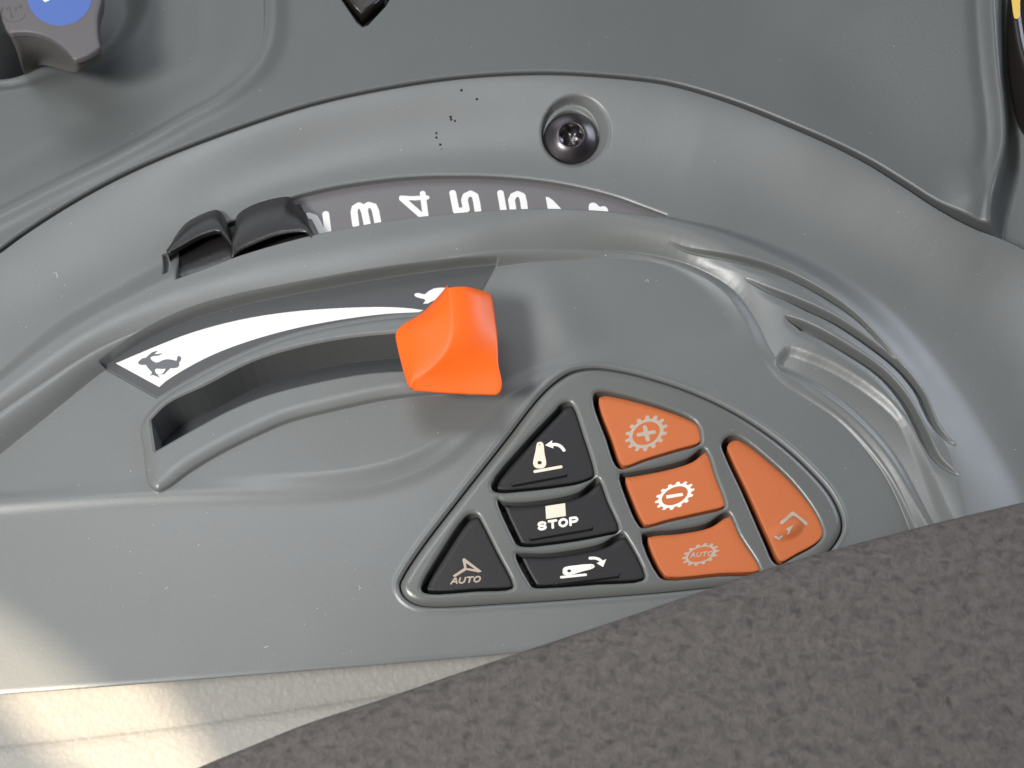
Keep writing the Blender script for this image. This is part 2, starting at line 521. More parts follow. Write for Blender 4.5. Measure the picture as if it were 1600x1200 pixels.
def pitted(name, col, dark):
    """vinyl with small sunk pits between fine fibrous wrinkles"""
    m, nt, N, L, b = nodes(name)
    tc = N.new('ShaderNodeTexCoord')
    wv = N.new('ShaderNodeTexNoise'); wv.inputs['Scale'].default_value = 500; wv.inputs['Detail'].default_value = 2
    L.new(tc.outputs['Object'], wv.inputs['Vector'])
    mv = N.new('ShaderNodeVectorMath'); mv.operation = 'MULTIPLY_ADD'; mv.inputs[1].default_value = (0.0026,) * 3
    L.new(wv.outputs['Color'], mv.inputs[0]); L.new(tc.outputs['Object'], mv.inputs[2])
    ms = N.new('ShaderNodeMapping'); ms.inputs['Scale'].default_value = (0.75, 1.15, 1.0); ms.inputs['Rotation'].default_value = (0, 0, -0.25)
    L.new(mv.outputs[0], ms.inputs['Vector'])
    v = N.new('ShaderNodeTexNoise'); v.inputs['Scale'].default_value = 640; v.inputs['Detail'].default_value = 3.0; v.inputs['Roughness'].default_value = 0.5
    L.new(ms.outputs[0], v.inputs['Vector'])
    pit = N.new('ShaderNodeMapRange'); pit.interpolation_type = 'SMOOTHSTEP'; pit.inputs['From Min'].default_value = 0.28; pit.inputs['From Max'].default_value = 0.62
    pit.inputs['To Min'].default_value = 1.0; pit.inputs['To Max'].default_value = 0.0
    L.new(v.outputs['Fac'], pit.inputs['Value'])
    vo = N.new('ShaderNodeTexVoronoi'); vo.inputs['Scale'].default_value = 520; vo.inputs['Randomness'].default_value = 1.0
    L.new(ms.outputs[0], vo.inputs['Vector'])
    vp = N.new('ShaderNodeMapRange'); vp.interpolation_type = 'SMOOTHSTEP'; vp.inputs['From Min'].default_value = 0.05; vp.inputs['From Max'].default_value = 0.60
    vp.inputs['To Min'].default_value = 1.0; vp.inputs['To Max'].default_value = 0.0
    L.new(vo.outputs['Distance'], vp.inputs['Value'])
    av = N.new('ShaderNodeMath'); av.operation = 'MULTIPLY_ADD'; L.new(vp.outputs[0], av.inputs[0]); av.inputs[1].default_value = 0.9; L.new(pit.outputs[0], av.inputs[2])
    hf = N.new('ShaderNodeMath'); hf.operation = 'MULTIPLY'; L.new(av.outputs[0], hf.inputs[0]); hf.inputs[1].default_value = 0.70
    pit = hf
    fb = N.new('ShaderNodeTexNoise'); fb.inputs['Scale'].default_value = 1500; fb.inputs['Detail'].default_value = 4; fb.inputs['Roughness'].default_value = 0.7
    mp = N.new('ShaderNodeMapping'); mp.inputs['Scale'].default_value = (1.0, 0.45, 1.0); mp.inputs['Rotation'].default_value = (0, 0, 0.5)
    L.new(mv.outputs[0], mp.inputs['Vector']); L.new(mp.outputs[0], fb.inputs['Vector'])
    ht = N.new('ShaderNodeMath'); ht.operation = 'MULTIPLY_ADD'; L.new(pit.outputs[0], ht.inputs[0]); ht.inputs[1].default_value = -0.42; L.new(fb.outputs['Fac'], ht.inputs[2])
    cf = N.new('ShaderNodeMapRange'); cf.inputs['From Min'].default_value = -0.15; cf.inputs['From Max'].default_value = 0.68; L.new(ht.outputs[0], cf.inputs['Value'])
    mx = N.new('ShaderNodeMix'); mx.data_type = 'RGBA'; mx.inputs['A'].default_value = (*dark, 1); mx.inputs['B'].default_value = (*col, 1)
    L.new(cf.outputs[0], mx.inputs['Factor']); L.new(mx.outputs['Result'], b.inputs['Base Color'])
    bp = N.new('ShaderNodeBump'); bp.inputs['Strength'].default_value = 0.7; bp.inputs['Distance'].default_value = 0.0004
    L.new(ht.outputs[0], bp.inputs['Height']); L.new(bp.outputs[0], b.inputs['Normal'])
    b.inputs['Roughness'].default_value = 0.8; b.inputs['Specular IOR Level'].default_value = 0.25
    return m


M_ARM = pitted('armrest_vinyl', (0.118, 0.104, 0.097), (0.046, 0.041, 0.039))
M_CREAM = leather('cream_vinyl', (0.32, 0.31, 0.285), (0.295, 0.283, 0.262), 900, 0.32, 0.0004, 0.6)

# ------------------------------------------------------------------ rails of the moulded panel (traced, then stood at their heights)
L0 = [(-330, 640), (-160, 500), (-60, 432), (0, 394), (37, 367), (112, 319), (187, 278), (262, 244), (375, 201), (487, 165), (600, 140), (725, 122), (837, 116),
      (912, 118), (1025, 129), (1075, 140), (1150, 164), (1225, 194), (1300, 227), (1356, 256), (1412, 291), (1469, 328), (1525, 357), (1562, 371),
      (1610, 395), (1680, 450), (1760, 540), (1840, 680), (1900, 860)]
L1 = [(-330, 830), (-160, 690), (-60, 618), (0, 575), (37, 541), (90, 496), (142, 464), (210, 427), (262, 398), (350, 350), (440, 312), (500, 295), (560, 284), (640, 275),
      (720, 273), (800, 276), (880, 286), (960, 305), (1010, 323), (1050, 338), (1120, 352), (1200, 376), (1290, 414), (1380, 470), (1450, 540),
      (1510, 620), (1560, 700), (1600, 770), (1630, 860), (1640, 960)]
L2 = [(-330, 860), (-160, 720), (-60, 644), (0, 600), (49, 562), (112, 520), (187, 478), (262, 442), (322, 420), (375, 400), (490, 368), (600, 347), (680, 337), (750, 331), (830, 327), (900, 328),
      (970, 333), (1040, 343), (1112, 362), (1187, 392), (1255, 428), (1310, 467), (1370, 525), (1420, 588), (1462, 660), (1490, 730), (1508, 800), (1518, 880), (1520, 960)]
L3 = [(-330, 900), (-160, 765), (-60, 690), (0, 645), (75, 594), (150, 547), (262, 500), (375, 467), (450, 450), (525, 436), (600, 422), (700, 402), (780, 391), (860, 389), (940, 391), (1010, 397),
      (1085, 417), (1146, 453), (1178, 494), (1204, 546), (1229, 583), (1262, 610), (1315, 650), (1356, 692), (1392, 740), (1422, 798), (1440, 842), (1458, 890), (1465, 960)]


def hx(knots):
    xs = [(x - 800) * 0.125 for x, _ in knots]; ys = [z for _, z in knots]
    xs = np.array(xs); ys = np.array(ys)
    tab = np.linspace(-160, 160, 641)
    raw = np.interp(tab, xs, ys)
    k = np.hanning(33); k /= k.sum()
    sm = np.convolve(np.pad(raw, 16, mode='edge'), k, 'valid')
    return lambda x: np.interp(x, tab, sm)


H0 = hx([(-300, 4), (300, 6), (900, 7), (1300, 6.5), (1600, 4)])
H1 = hx([(-300, 2.5), (60, 2.0), (300, 0.6), (900, 0.3), (1150, 0.0), (1400, -1.5), (1600, -4)])
H2 = hx([(-300, 5.0), (0, 5.0), (400, 5.2), (900, 5.2), (1100, 4.5), (1300, 2.4), (1500, -1.5)])
H3 = hx([(-300, 4.4), (0, 4.0), (160, 3.4), (400, 3.3), (740, 3.3), (840, 2.2), (960, 0.6), (1120, 0.35), (1180, 0.25), (1220, -0.5), (1258, -1.2), (1315, -2.25), (1392, -4.4), (1440, -6.6), (1500, -8)])
WF = hx([(-300, 5.5), (60, 5.0), (200, 2.3), (740, 2.3), (860, 2.2), (1000, 1.5), (1120, 1.6), (1190, 3.0), (1250, 1.6), (1300, 1.0), (1600, 1.0)])   # width of the ridge's inner fall


def rail_pts(pts, H):
    p = crom(pts, 5)
    return pl(p, lambda x, y: H(x))


R0, R1, R2, R3 = rail_pts(L0, H0), rail_pts(L1, H1), rail_pts(L2, H2), rail_pts(L3, H3)

# the flank: a plane that falls away to the lower right from the crest line
_A, _B = pl([(0, 786), (880, 575)], 1.0)
_t = (_B - _A) / np.linalg.norm(_B - _A)
_n = np.array([_t[1], -_t[0]])
if _n[1] > 0: _n = -_n
SL = math.tan(math.radians(9.0))


def zflank(x, y):
    return 1.0 - SL * ((x - _A[0]) * _n[0] + (y - _A[1]) * _n[1])


ZPAN = 0.2
CREST = [(-330, 800), (-160, 793), (-40, 788), (0, 786), (120, 776), (240, 768), (400, 762), (500, 758), (570, 750), (640, 731), (700, 699), (750, 655), (795, 616), (850, 588), (905, 573)]
PAN = crom(CREST, 4).tolist() + crom([(960, 566), (1050, 563), (1130, 556), (1178, 537), (1184, 505), (1150, 450), (1090, 400), (1000, 360)], 4).tolist() + \
    [(800, 350), (600, 380), (375, 430), (150, 505), (0, 600), (-330, 850)]
P_PAN = pl(PAN, 0.6)
DEC_UP = [(161, 573), (225, 533), (300, 499), (375, 477), (450, 461), (525, 447), (600, 434), (700, 420), (776, 412)]
DEC_LO = [(735, 490), (680, 488), (620, 491), (560, 499), (510, 508), (450, 523), (400, 541), (350, 563), (300, 589), (246, 621)]
DECAL = crom(DEC_UP, 4).tolist() + crom(DEC_LO, 4).tolist()
P_DEC = pl(DECAL, ZPAN)
RIM = [(218, 662), (222, 700), (226, 740), (232, 759), (246, 768), (262, 762), (292, 739), (337, 711), (405, 677), (450, 658), (525, 639), (600, 623), (660, 616), (720, 612),
       (752, 612), (770, 560), (762, 505), (735, 492), (680, 490), (620, 493), (560, 501), (510, 510), (450, 525), (400, 543), (350, 565), (300, 591), (250, 622)]
P_RIM = pl(crom(RIM, 4, True), 1.2)
SLOT_UP = [(236, 656), (262, 631), (319, 604), (394, 566), (461, 545), (530, 531), (600, 523), (680, 519), (745, 520)]
SLOT_LO = [(745, 574), (700, 574), (640, 577), (600, 579), (562, 583), (487, 597), (412, 617), (356, 640), (300, 670), (242, 703)]
P_SLOT = np.vstack([pl(crom(SLOT_UP, 4), 1.4), pl(crom(SLOT_LO, 4), 2.0)])
ZB8 = lambda P: tr(P, 2.10526, 600, 560)
KEYPAD = ZB8([(55, 742), (60, 768), (78, 790), (115, 808), (180, 813), (400, 802), (700, 782), (1000, 757), (1300, 717), (1405, 680), (1470, 622), (1503, 565), (1502, 520), (1470, 450),
              (1400, 368), (1290, 270), (1150, 178), (1000, 108), (850, 60), (745, 38), (680, 34), (622, 45), (570, 75), (515, 125), (400, 272), (250, 462), (125, 625), (68, 712)])
P_KEY = pl(crom(KEYPAD, 5, True), zflank)
# the window over the numbered dial
_w1 = crom([p for p in L1 if 250 <= p[0] <= 1060], 5); _w1 = _w1[(_w1[:, 0] > 276) & (_w1[:, 0] < 1046)]
_w2 = crom([p for p in L2 if 180 <= p[0] <= 1120], 5); _w2 = _w2[(_w2[:, 0] > 270) & (_w2[:, 0] < 1040)]
P_WIN = np.vstack([pl(_w1, lambda x, y: H1(x)), (pl(_w2, lambda x, y: H2(x)) + [0, 0.35])[::-1]])
SCREW_C, SCREW_F = (900, 198), (892, 206)
G_A = tr([(125, 52), (200, 78), (350, 113), (500, 153), (640, 206), (800, 295), (920, 388), (1020, 495), (1100, 590)], 2.667, 1000, 350)
G_B = tr([(438, 220), (520, 262), (650, 320), (800, 395), (950, 497), (1080, 607), (1170, 725), (1222, 850), (1262, 908), (1305, 945)], 2.667, 1000, 350)
G_C = tr([(600, 392), (700, 437), (850, 527), (1000, 637), (1100, 757), (1172, 890), (1222, 1000), (1262, 1050), (1310, 1092)], 2.667, 1000, 350)
G_D = tr([(600, 528), (700, 562), (800, 612), (950, 715), (1080, 845), (1150, 985), (1205, 1115), (1245, 1220), (1290, 1340), (1240, 1360), (1190, 1290), (1140, 1190), (1050, 1020), (960, 900), (850, 790), (700, 680), (560, 593)], 2.667, 1000, 350)
BOTTOM = [(-330, 1108), (-160, 1097), (-40, 1088), (0, 1085), (200, 1070), (400, 1054), (600, 1038), (840, 1017), (1000, 1002), (1300, 975), (1800, 930)]


def groove(g, Z, pts, H, w_slot, depth, ramp, taper, taper2):
    P = pl(crom(pts, 5), lambda x, y: H(x))
    w = g.win(P, ramp + 2)
    d, a, Ltot = dist_open(g.X[w], g.Y[w], P)
    d = -d + 0.0                                             # positive on the inner side
    k = np.clip(a / taper, 0, 1) ** 0.95 * np.clip((Ltot - a) / taper2, 0, 1) ** 0.8
    ws = w_slot * (0.14 + 0.86 * k)
    fall = ss(d, -0.12, 0.22)
    rise = 1 - ss(d, ws - 0.15, ws + 0.55)
    prof = fall * rise
    shallow = 0.65 * (1 - ss(d, ws * 0.6, ws + 2.2)) * ss(d, -0.12, 0.22) / depth
    ok = ((a > 0.01) & (a < Ltot - 0.01))
    Z[w] -= np.where(ok, depth * k * np.maximum(prof, shallow), 0)
    # a faint raised lip along the outer edge
    lip = np.exp(-((d + 0.45) / 0.40) ** 2) * 0.05 * k
    Z[w] += np.where(ok, lip, 0)


# ================================================================== the moulded control panel
def panel():
    g = Grid(-136, 134, -98, 92)
    d0, d1, d2, d3 = (g.rail(R) for R in (R0, R1, R2, R3))
    X, Y = g.X, g.Y
    h0, h1, h2, h3 = (H(g.x).astype(F)[None, :] for H in (H0, H1, H2, H3))
    # pan and flank inside the ridge
    zf = zflank(X, Y).astype(F)
    dpan = g.up(dist_poly(g.CX, g.CY, P_PAN))
    soft = ss(X, 4, 22)                                      # the edge of the pan fades out towards the right
    m = ss(-dpan, -0.6 - 2.5 * soft, 3.4 + 2.5 * soft)
    zin = zf * (1 - m) + ZPAN * m
    zin += 0.35 * (1 - soft) * np.exp(-((dpan - 0.4) / 1.5) ** 2)   # crest bead
    # low swell to the right of the lever
    cx, cy = pl([(868, 482)], ZPAN)[0]
    zin += 1.0 * np.exp(-(((X - cx) * 0.8 + (Y - cy) * 0.35) / 5.0) ** 2 - (((Y - cy) * 0.8 - (X - cx) * 0.35) / 9.0) ** 2)
    # across the rails
    e = 1e-3
    t = np.clip(-d0, 0, None) / (np.clip(-d0, 0, None) + np.clip(d1, 0, None) + e)
    zb = h0 + (h1 - h0) * np.sin(np.clip(t, 0, 1) * math.pi / 2) ** 1.25
    t = np.clip(-d1 / (d2 - d1 + e), 0, 1)
    zv = h1 + (h2 - h1) * ss(t)
    t = np.clip(-d2 / (d3 - d2 + e), 0, 1)
    zr = h2 + (h3 - h2) * t + (0.55 + 0.5 * ss(X, 12, 30)) * 4 * t * (1 - t)
    u = np.clip(-d3 / WF(g.x).astype(F)[None, :], 0, 1)
    gi = (1 - u * u) ** 1.15
    zi = zin + (h3 - zin) * gi
    Z = np.where(d1 > 0, zb, np.where(d2 > 0, zv, np.where(d3 > 0, zr, zi)))
    del zb, zv, zr, zi
    # round the outer lip and drop the wall into the groove
    r = 0.55
    q = np.clip(d0 + r, 0, r)
    Z -= np.where(d0 > -r, r - np.sqrt(np.clip(r * r - 0.9 * q * q, 0, None)), 0)
    FULL = (slice(None), slice(None))
    g.wall(Z, FULL, -d0, 9.0, 0.1, 0.0)
    # finger grooves on the ridge
    groove(g, Z, G_A, H2, 1.1, 2.3, 2.6, 18, 20)
    groove(g, Z, G_B, lambda x: 0.6 * H2(x) + 0.4 * H3(x), 1.3, 2.8, 2.6, 14, 10)
    groove(g, Z, G_C, lambda x: 0.3 * H2(x) + 0.7 * H3(x), 1.5, 2.9, 2.4, 4, 10)
    PD = pl(crom(G_D, 4, True), lambda x, y: H3(x) - 0.5)
    w = g.win(PD, 3)
    dd = dist_poly(X[w], Y[w], PD)
    Z[w] -= 1.1 * ss(-dd, -0.2, 1.9)
    # slot rim, slot, label recess
    w = g.win(P_RIM, 3)
    dr = dist_poly(X[w], Y[w], P_RIM)
    Z[w] += 1.7 * np.sqrt(np.clip(1 - (1 - np.clip(-dr / 3.0, 0, 1)) ** 2, 0, 1)) * ss(-dr, 0, 0.4)
    w = g.win(P_DEC, 2)
    dd = dist_poly(X[w], Y[w], P_DEC)
    Z[w] = np.where(dd < 0.35, Z[w] + (np.minimum(Z[w], ZPAN - 0.35) - Z[w]) * ss(-dd, -0.35, 0.05), Z[w])
    w = g.win(P_SLOT, 2)
    dsl = dist_poly(X[w], Y[w], P_SLOT)
    g.wall(Z, w, dsl, 14, 0.7, 0.45)
    # keypad pocket
    w = g.win(P_KEY, 3)
    dk = dist_poly(X[w], Y[w], P_KEY)
    Z[w] += 0.18 * np.exp(-((dk - 0.9) / 0.45) ** 2)
    g.wall(Z, w, dk - 0.30, 7, 0.55, 0.3)
    # dial window with its lip
    w = g.win(P_WIN, 2)
    dw = dist_poly(X[w], Y[w], P_WIN)
    g.wall(Z, w, dw, 14, 0.5, 0.3)
    # narrow slit at the end of the window
    PS = pl([(256, 400), (262, 397), (266, 438), (260, 441)], 0.6)
    w = g.win(PS, 1)
    dq = dist_poly(X[w], Y[w], PS)
    Z[w] -= 1.6 * ss(-dq, -0.25, 0.25)
    # counterbore of the screw
    zs = lambda x, y: 4.4 + 0 * x
    ct, cf = pl([SCREW_C], 4.4)[0], pl([SCREW_F], 1.6)[0]
    rt, rf = 7.4, 6.1
    w = (slice(None), slice(None))
    w = g.win(np.array([ct - rt, ct + rt]), 2)
    dt = np.hypot(X[w] - ct[0], (Y[w] - ct[1]) * 0.95); df = np.hypot(X[w] - cf[0], (Y[w] - cf[1]) * 0.95)
    a, b2 = np.clip(rt - dt, 0, None), np.clip(df - rf, 0, None)
    kk = a / (a + b2 + 1e-4)
    zfloor = 0.9 + 0.32 * (Y[w] - cf[1])
    Z[w] = np.where(dt < rt, Z[w] * (1 - kk) + zfloor * kk, Z[w]) - 0.25 * np.clip(1 - np.abs(dt - rt) / 0.5, 0, 1) ** 2 - 4.0 * (1 - ss(df, 4.4, 5.0))
    # lower edge
    PB = pl(crom(BOTTOM, 4), lambda x, y: zflank(x, y))
    dbm = g.rail(PB)
    q = np.clip(1.0 - dbm, 0, 1.0)
    Z -= np.where(dbm < 1.0, (1.0 - np.sqrt(np.clip(1.0 - q * q * 0.9, 0, None))) * 0.30, 0)
    # the last row of vertices is drawn onto the edge line
    gy, gx = np.gradient(dbm, g.res)
    mv = (dbm < 0.05) & (dbm > -0.30)
    g.OX = np.where(mv, X - gx * dbm, X).astype(F); g.OY = np.where(mv, Y - gy * dbm, Y).astype(F)
    keep = dbm > -0.16
    base = (0, 0, -14)
    t = thing('control_panel', base, 'curved grey moulded plastic control panel with ridge, lever slot and finger grooves', 'control panel')
    body = sheet('panel_body', g, Z, keep, M_PANEL, t)
    # turned-in lower edge
    e = PB[(PB[:, 0] > -120) & (PB[:, 0] < 120)]
    ez = zflank(e[:, 0], e[:, 1]) - 0.32
    E3 = np.column_stack([e, ez])
    loft('lower_edge', [E3 + [0, 0.06, 0.1], E3 + [0, 0.25, -0.6], E3 + [0, 2.0, -3], E3 + [0, 9, -12]], M_PANEL, t)
    # seal in the bottom of the lever slot
    a = resample(p3(SLOT_UP, 1.4), 40); b = resample(p3(SLOT_LO[::-1], 2.0), 40)
    a[:, 2] = -8.0; b[:, 2] = -9.0
    loft('slot_seal', [a + [0, 1.2, 0], (a + b) / 2 + [0, 0, 0.5], b - [0, 1.2, 0]], M_SEAL, t)
    return t, g, Z


PANEL, PG, PZ = panel()


def zpanel(x, y):
    """height of the finished panel under a plan point"""
    i = np.clip(((np.asarray(x) - PG.x[0]) / PG.res), 0, PG.nx - 2); j = np.clip(((np.asarray(y) - PG.y[0]) / PG.res), 0, PG.ny - 2)
    i0 = i.astype(int); j0 = j.astype(int); fx = i - i0; fy = j - j0
    return (PZ[j0, i0] * (1 - fx) + PZ[j0, i0 + 1] * fx) * (1 - fy) + (PZ[j0 + 1, i0] * (1 - fx) + PZ[j0 + 1, i0 + 1] * fx) * fy


# ================================================================== thin printed or raised marks from strokes and outlines
def mark(name, shapes, zf, mat, parent, lift=0.04, res=0.05, base=None, relief=None):
    """shapes: ('s', pts, half width px) strokes, ('p', pts) outlines, ('-s'/'-p') cut away; all traced"""
    P = np.vstack([pl(s[1], zf) for s in shapes if s[0][0] != '-'])
    g = Grid(P[:, 0].min() - 1.2, P[:, 0].max() + 1.2, P[:, 1].min() - 1.2, P[:, 1].max() + 1.2, res, 4)
    D = np.full(g.X.shape, 1e3, F)
    for s in shapes:
        q = pl(s[1], zf)
        if s[0].endswith('s'):
            d = np.abs(dist_open(g.X, g.Y, q)[0]) - s[2] * 0.125
        else:
            d = dist_poly(g.X, g.Y, q)
        D = np.maximum(D, -d) if s[0][0] == '-' else np.minimum(D, d)
    Z = zf(g.X, g.Y) + lift
    if relief:
        Z = Z + relief * ss(-D, 0, 0.25)
    else:
        Z = Z - 0.05 * ss(D, -0.03, 0.03)
    # pull the outermost vertices onto the outline
    gy, gx = np.gradient(D, g.res)
    ln = np.hypot(gx, gy) + 1e-6
    mv = (D > -0.6 * g.res) & (D < 0.9 * g.res)
    g.X = np.where(mv, g.X - gx / ln * D, g.X).astype(F); g.Y = np.where(mv, g.Y - gy / ln * D, g.Y).astype(F)
    return sheet(name, g, Z.astype(F), D < 0.9 * g.res, mat, parent, base)


def arcpts(cx, cy, rx, ry, a0, a1, n=10):
    return [(cx + rx * math.cos(math.radians(a0 + (a1 - a0) * i / n)), cy + ry * math.sin(math.radians(a0 + (a1 - a0) * i / n))) for i in range(n + 1)]


# stroke letters in a unit box, y down
GLYPH = {
    'A': [[(0.0, 1), (0.42, 0), (0.58, 0), (1.0, 1)], [(0.2, 0.66), (0.8, 0.66)]],
    'U': [[(0.05, 0), (0.05, 0.62)] + arcpts(0.5, 0.6, 0.45, 0.4, 180, 0, 10)[0:] + [(0.95, 0)]],
    'T': [[(0, 0), (1, 0)], [(0.5, 0), (0.5, 1)]],
    'O': [arcpts(0.5, 0.5, 0.5, 0.5, 0, 360, 24)],
    'S': [[tuple(p) for p in crom([(0.93, 0.22), (0.74, 0.05), (0.46, 0), (0.16, 0.07), (0.05, 0.26), (0.2, 0.43), (0.5, 0.5), (0.82, 0.59), (0.95, 0.76), (0.83, 0.93), (0.52, 1.0), (0.22, 0.95), (0.05, 0.79)], 4)]],
    'P': [[(0.05, 1), (0.05, 0), (0.6, 0)] + arcpts(0.62, 0.29, 0.36, 0.29, -90, 90, 8) + [(0.05, 0.58)]],
}


def word(txt, o, u, v, gap, hw):
    """letters laid from o, each u wide along the line and v high (down)"""
    out = []
    for i, ch in enumerate(txt):
        ox, oy = o[0] + u[0] * (1 + gap) * i, o[1] + u[1] * (1 + gap) * i
        for st in GLYPH[ch]:
            out.append(('s', [(ox + u[0] * a + v[0] * b, oy + u[1] * a + v[1] * b) for a, b in st], hw))
    return out


# ================================================================== keypad
BEZ = 0.35
zbez = lambda x, y: zflank(x, y) + BEZ
HOLES = {
    'lift': ([(560, 170), (583, 146), (608, 141), (622, 153), (655, 245), (692, 370), (690, 388), (650, 408), (560, 424), (450, 436), (385, 440), (358, 432), (353, 410), (450, 287)], M_BLACKB),
    'stop': ([(373, 462), (395, 469), (440, 471), (540, 461), (640, 437), (678, 407), (697, 391), (709, 398), (735, 465), (773, 558), (765, 572), (730, 581), (640, 598), (540, 612), (470, 618), (438, 611), (424, 588)], M_BLACKB),
    'lower': ([(433, 641), (455, 638), (530, 639), (640, 624), (720, 604), (760, 579), (783, 572), (800, 590), (859, 712), (850, 729), (700, 742), (560, 752), (490, 751), (477, 735)], M_BLACKB),
    'auto': ([(262, 522), (285, 508), (308, 513), (322, 535), (370, 630), (425, 743), (420, 756), (300, 765), (150, 773), (124, 763), (122, 745), (180, 642)], M_BLACKB),
    'plus': ([(691, 114), (715, 105), (760, 111), (900, 150), (1000, 190), (1030, 214), (1042, 255), (1038, 280), (960, 306), (860, 336), (782, 362), (762, 350), (730, 262), (690, 150)], M_ORBTN),
    'minus': ([(776, 378), (810, 371), (920, 350), (1000, 325), (1045, 293), (1060, 301), (1090, 385), (1122, 480), (1115, 493), (1040, 513), (940, 535), (850, 556), (836, 545), (800, 468)], M_ORBTN),
    'gear': ([(848, 578), (870, 568), (960, 560), (1060, 540), (1113, 507), (1134, 506), (1170, 580), (1236, 690), (1228, 706), (1100, 715), (932, 727), (905, 716)], M_ORBTN),
    'side': ([(1111, 282), (1124, 259), (1150, 250), (1180, 262), (1260, 325), (1340, 400), (1410, 490), (1440, 550), (1443, 582), (1420, 612), (1350, 652), (1303, 677), (1283, 670), (1250, 602), (1180, 442), (1124, 322)], M_ORBTN),
}
HP = {k: crom(ZB8(v[0]), 4, True) for k, v in HOLES.items()}
kb = pl([(950, 800)], zflank)[0]
KEYS = thing('button_keypad', (kb[0], kb[1], float(zflank(*kb)) - 4), 'rounded triangular keypad of four black and four orange buttons in grey bezel', 'keypad')


def bezel():
    g = Grid(P_KEY[:, 0].min() - 1, P_KEY[:, 0].max() + 1, P_KEY[:, 1].min() - 1, P_KEY[:, 1].max() + 1, 0.11, 4)
    D = dist_poly(g.X, g.Y, P_KEY)
    Z = zbez(g.X, g.Y)
    r = 1.7
    q = np.clip(D + r, 0, r)
    Z -= np.where(D > -r, (r - np.sqrt(np.clip(r * r - 0.93 * q * q, 0, None))) * 0.75, 0)
    g.wall(Z, (slice(None), slice(None)), -D, 4, 0.1, 0.0)
    for k, P in HP.items():
        p = pl(P, zbez)
        w = g.win(p, 2)
        d = dist_poly(g.X[w], g.Y[w], p)
        rr = 0.75
        q = np.clip(rr - d, 0, rr)
        Z[w] -= np.where((d > 0) & (d < rr), (rr - np.sqrt(np.clip(rr * rr - 0.95 * q * q, 0, None))) * 0.7, 0)
        Z[w] -= np.where(d <= 0, 0.42, 0)
        g.wall(Z, w, d, 4.5, 0.1, 0.0)
    return sheet('bezel', g, Z.astype(F), D < 9, M_BEZEL, KEYS)


bezel()
BZ = {}


def button(key, label, tilt=(0, 0), drop=-0.55, chamfer=0.9, dome=None):
    P = pl(HP[key], lambda x, y: zbez(x, y) + drop) + [0.55, -0.12]
    c = P.mean(0)
    g = Grid(P[:, 0].min() - 1, P[:, 0].max() + 1, P[:, 1].min() - 1, P[:, 1].max() + 1, 0.09, 4)
    D = dist_poly(g.X, g.Y, P) + 0.62                        # the button is smaller than its hole

    def top(x, y):
        z = zbez(x, y) + drop + tilt[0] * (x - c[0]) + tilt[1] * (y - c[1])
        if dome:
            (cx, cy), (ax, ay), (bx, by), hgt = dome
            u = ((x - cx) * ax + (y - cy) * ay); v = ((x - cx) * bx + (y - cy) * by)
            z = z + hgt * np.sqrt(np.clip(1 - u * u - v * v, 0, 1)) * ss(1 - (u * u + v * v), 0, 0.9)
        return z
    Z = top(g.X, g.Y)
    # wider chamfer towards the top edge, as moulded
    gy, gx = np.gradient(D, g.res)
    up = np.clip(gy * 0.85 - gx * 0.5, 0, 1)
    cw = 0.35 + chamfer * up
    t = np.clip((D + cw) / cw, 0, 1)
    Z -= (0.16 + 0.42 * up) * np.where(t < 1, 1 - np.sqrt(np.clip(1 - t * t, 0, 1)) * 0.75 - 0.25 * (1 - t), 1.0)
    g.wall(Z, (slice(None), slice(None)), -D, 2.6, 0.1, 0.0)
    o = sheet('button', g, Z.astype(F), D < 9, HOLES[key][1], KEYS)
    o['label'] = label
    BZ[key] = top
    return o


_dc = pl(ZB8([(1325, 555)]), zbez)[0]
_du = pl(ZB8([(1325, 555), (1390, 533), (1338, 598)]), zbez)
_mat = np.linalg.inv(np.column_stack([_du[1] - _du[0], _du[2] - _du[0]]))
B_LIFT = button('lift', 'black triangular button with raised lift arm symbol', (0.0, -0.01))
B_STOP = button('stop', 'black button printed with square and STOP', (0.0, -0.01))
B_LOW = button('lower', 'black button with lowered arm symbol', (0.0, -0.01))
B_AUTO = button('auto', 'black triangular button printed AUTO', (0.0, -0.01))
B_PLUS = button('plus', 'orange button with plus sign in a gear', (0.015, -0.045), -0.75, 1.3)
B_MINUS = button('minus', 'orange button with minus sign in a gear', (0.015, -0.04), -0.75, 1.2)
B_GEAR = button('gear', 'orange button with AUTO in a gear', (0.015, -0.04), -0.75, 0.9)
B_SIDE = button('side', 'long curved orange button with domed chevron', (0.01, -0.03), -0.75, 1.3,
                (_dc, (_mat[0, 0], _mat[0, 1]), (_mat[1, 0], _mat[1, 1]), 1.0))
KB = org_of(KEYS)
Z5 = lambda P: tr(P, 3.5306, 620, 600)
Z6 = lambda P: tr(P, 3.5302, 900, 590)


def icon(name, key, btn, shapes, mat, lift=0.035, relief=None):
    return mark(name, shapes, BZ[key], mat, btn, lift, 0.05, KB, relief)


# raised ridges on the black buttons
for key, btn, a, b_, hw in (('lift', B_LIFT, (425, 417), (596, 385), 3.4), ('stop', B_STOP, (484, 594), (680, 560), 3.6), ('lower', B_LOW, (565, 742), (768, 716), 3.4)):
    icon('ridge', key, btn, [('s', ZB8([a, b_]), hw)], M_BLACKB, 0.02, 0.55)
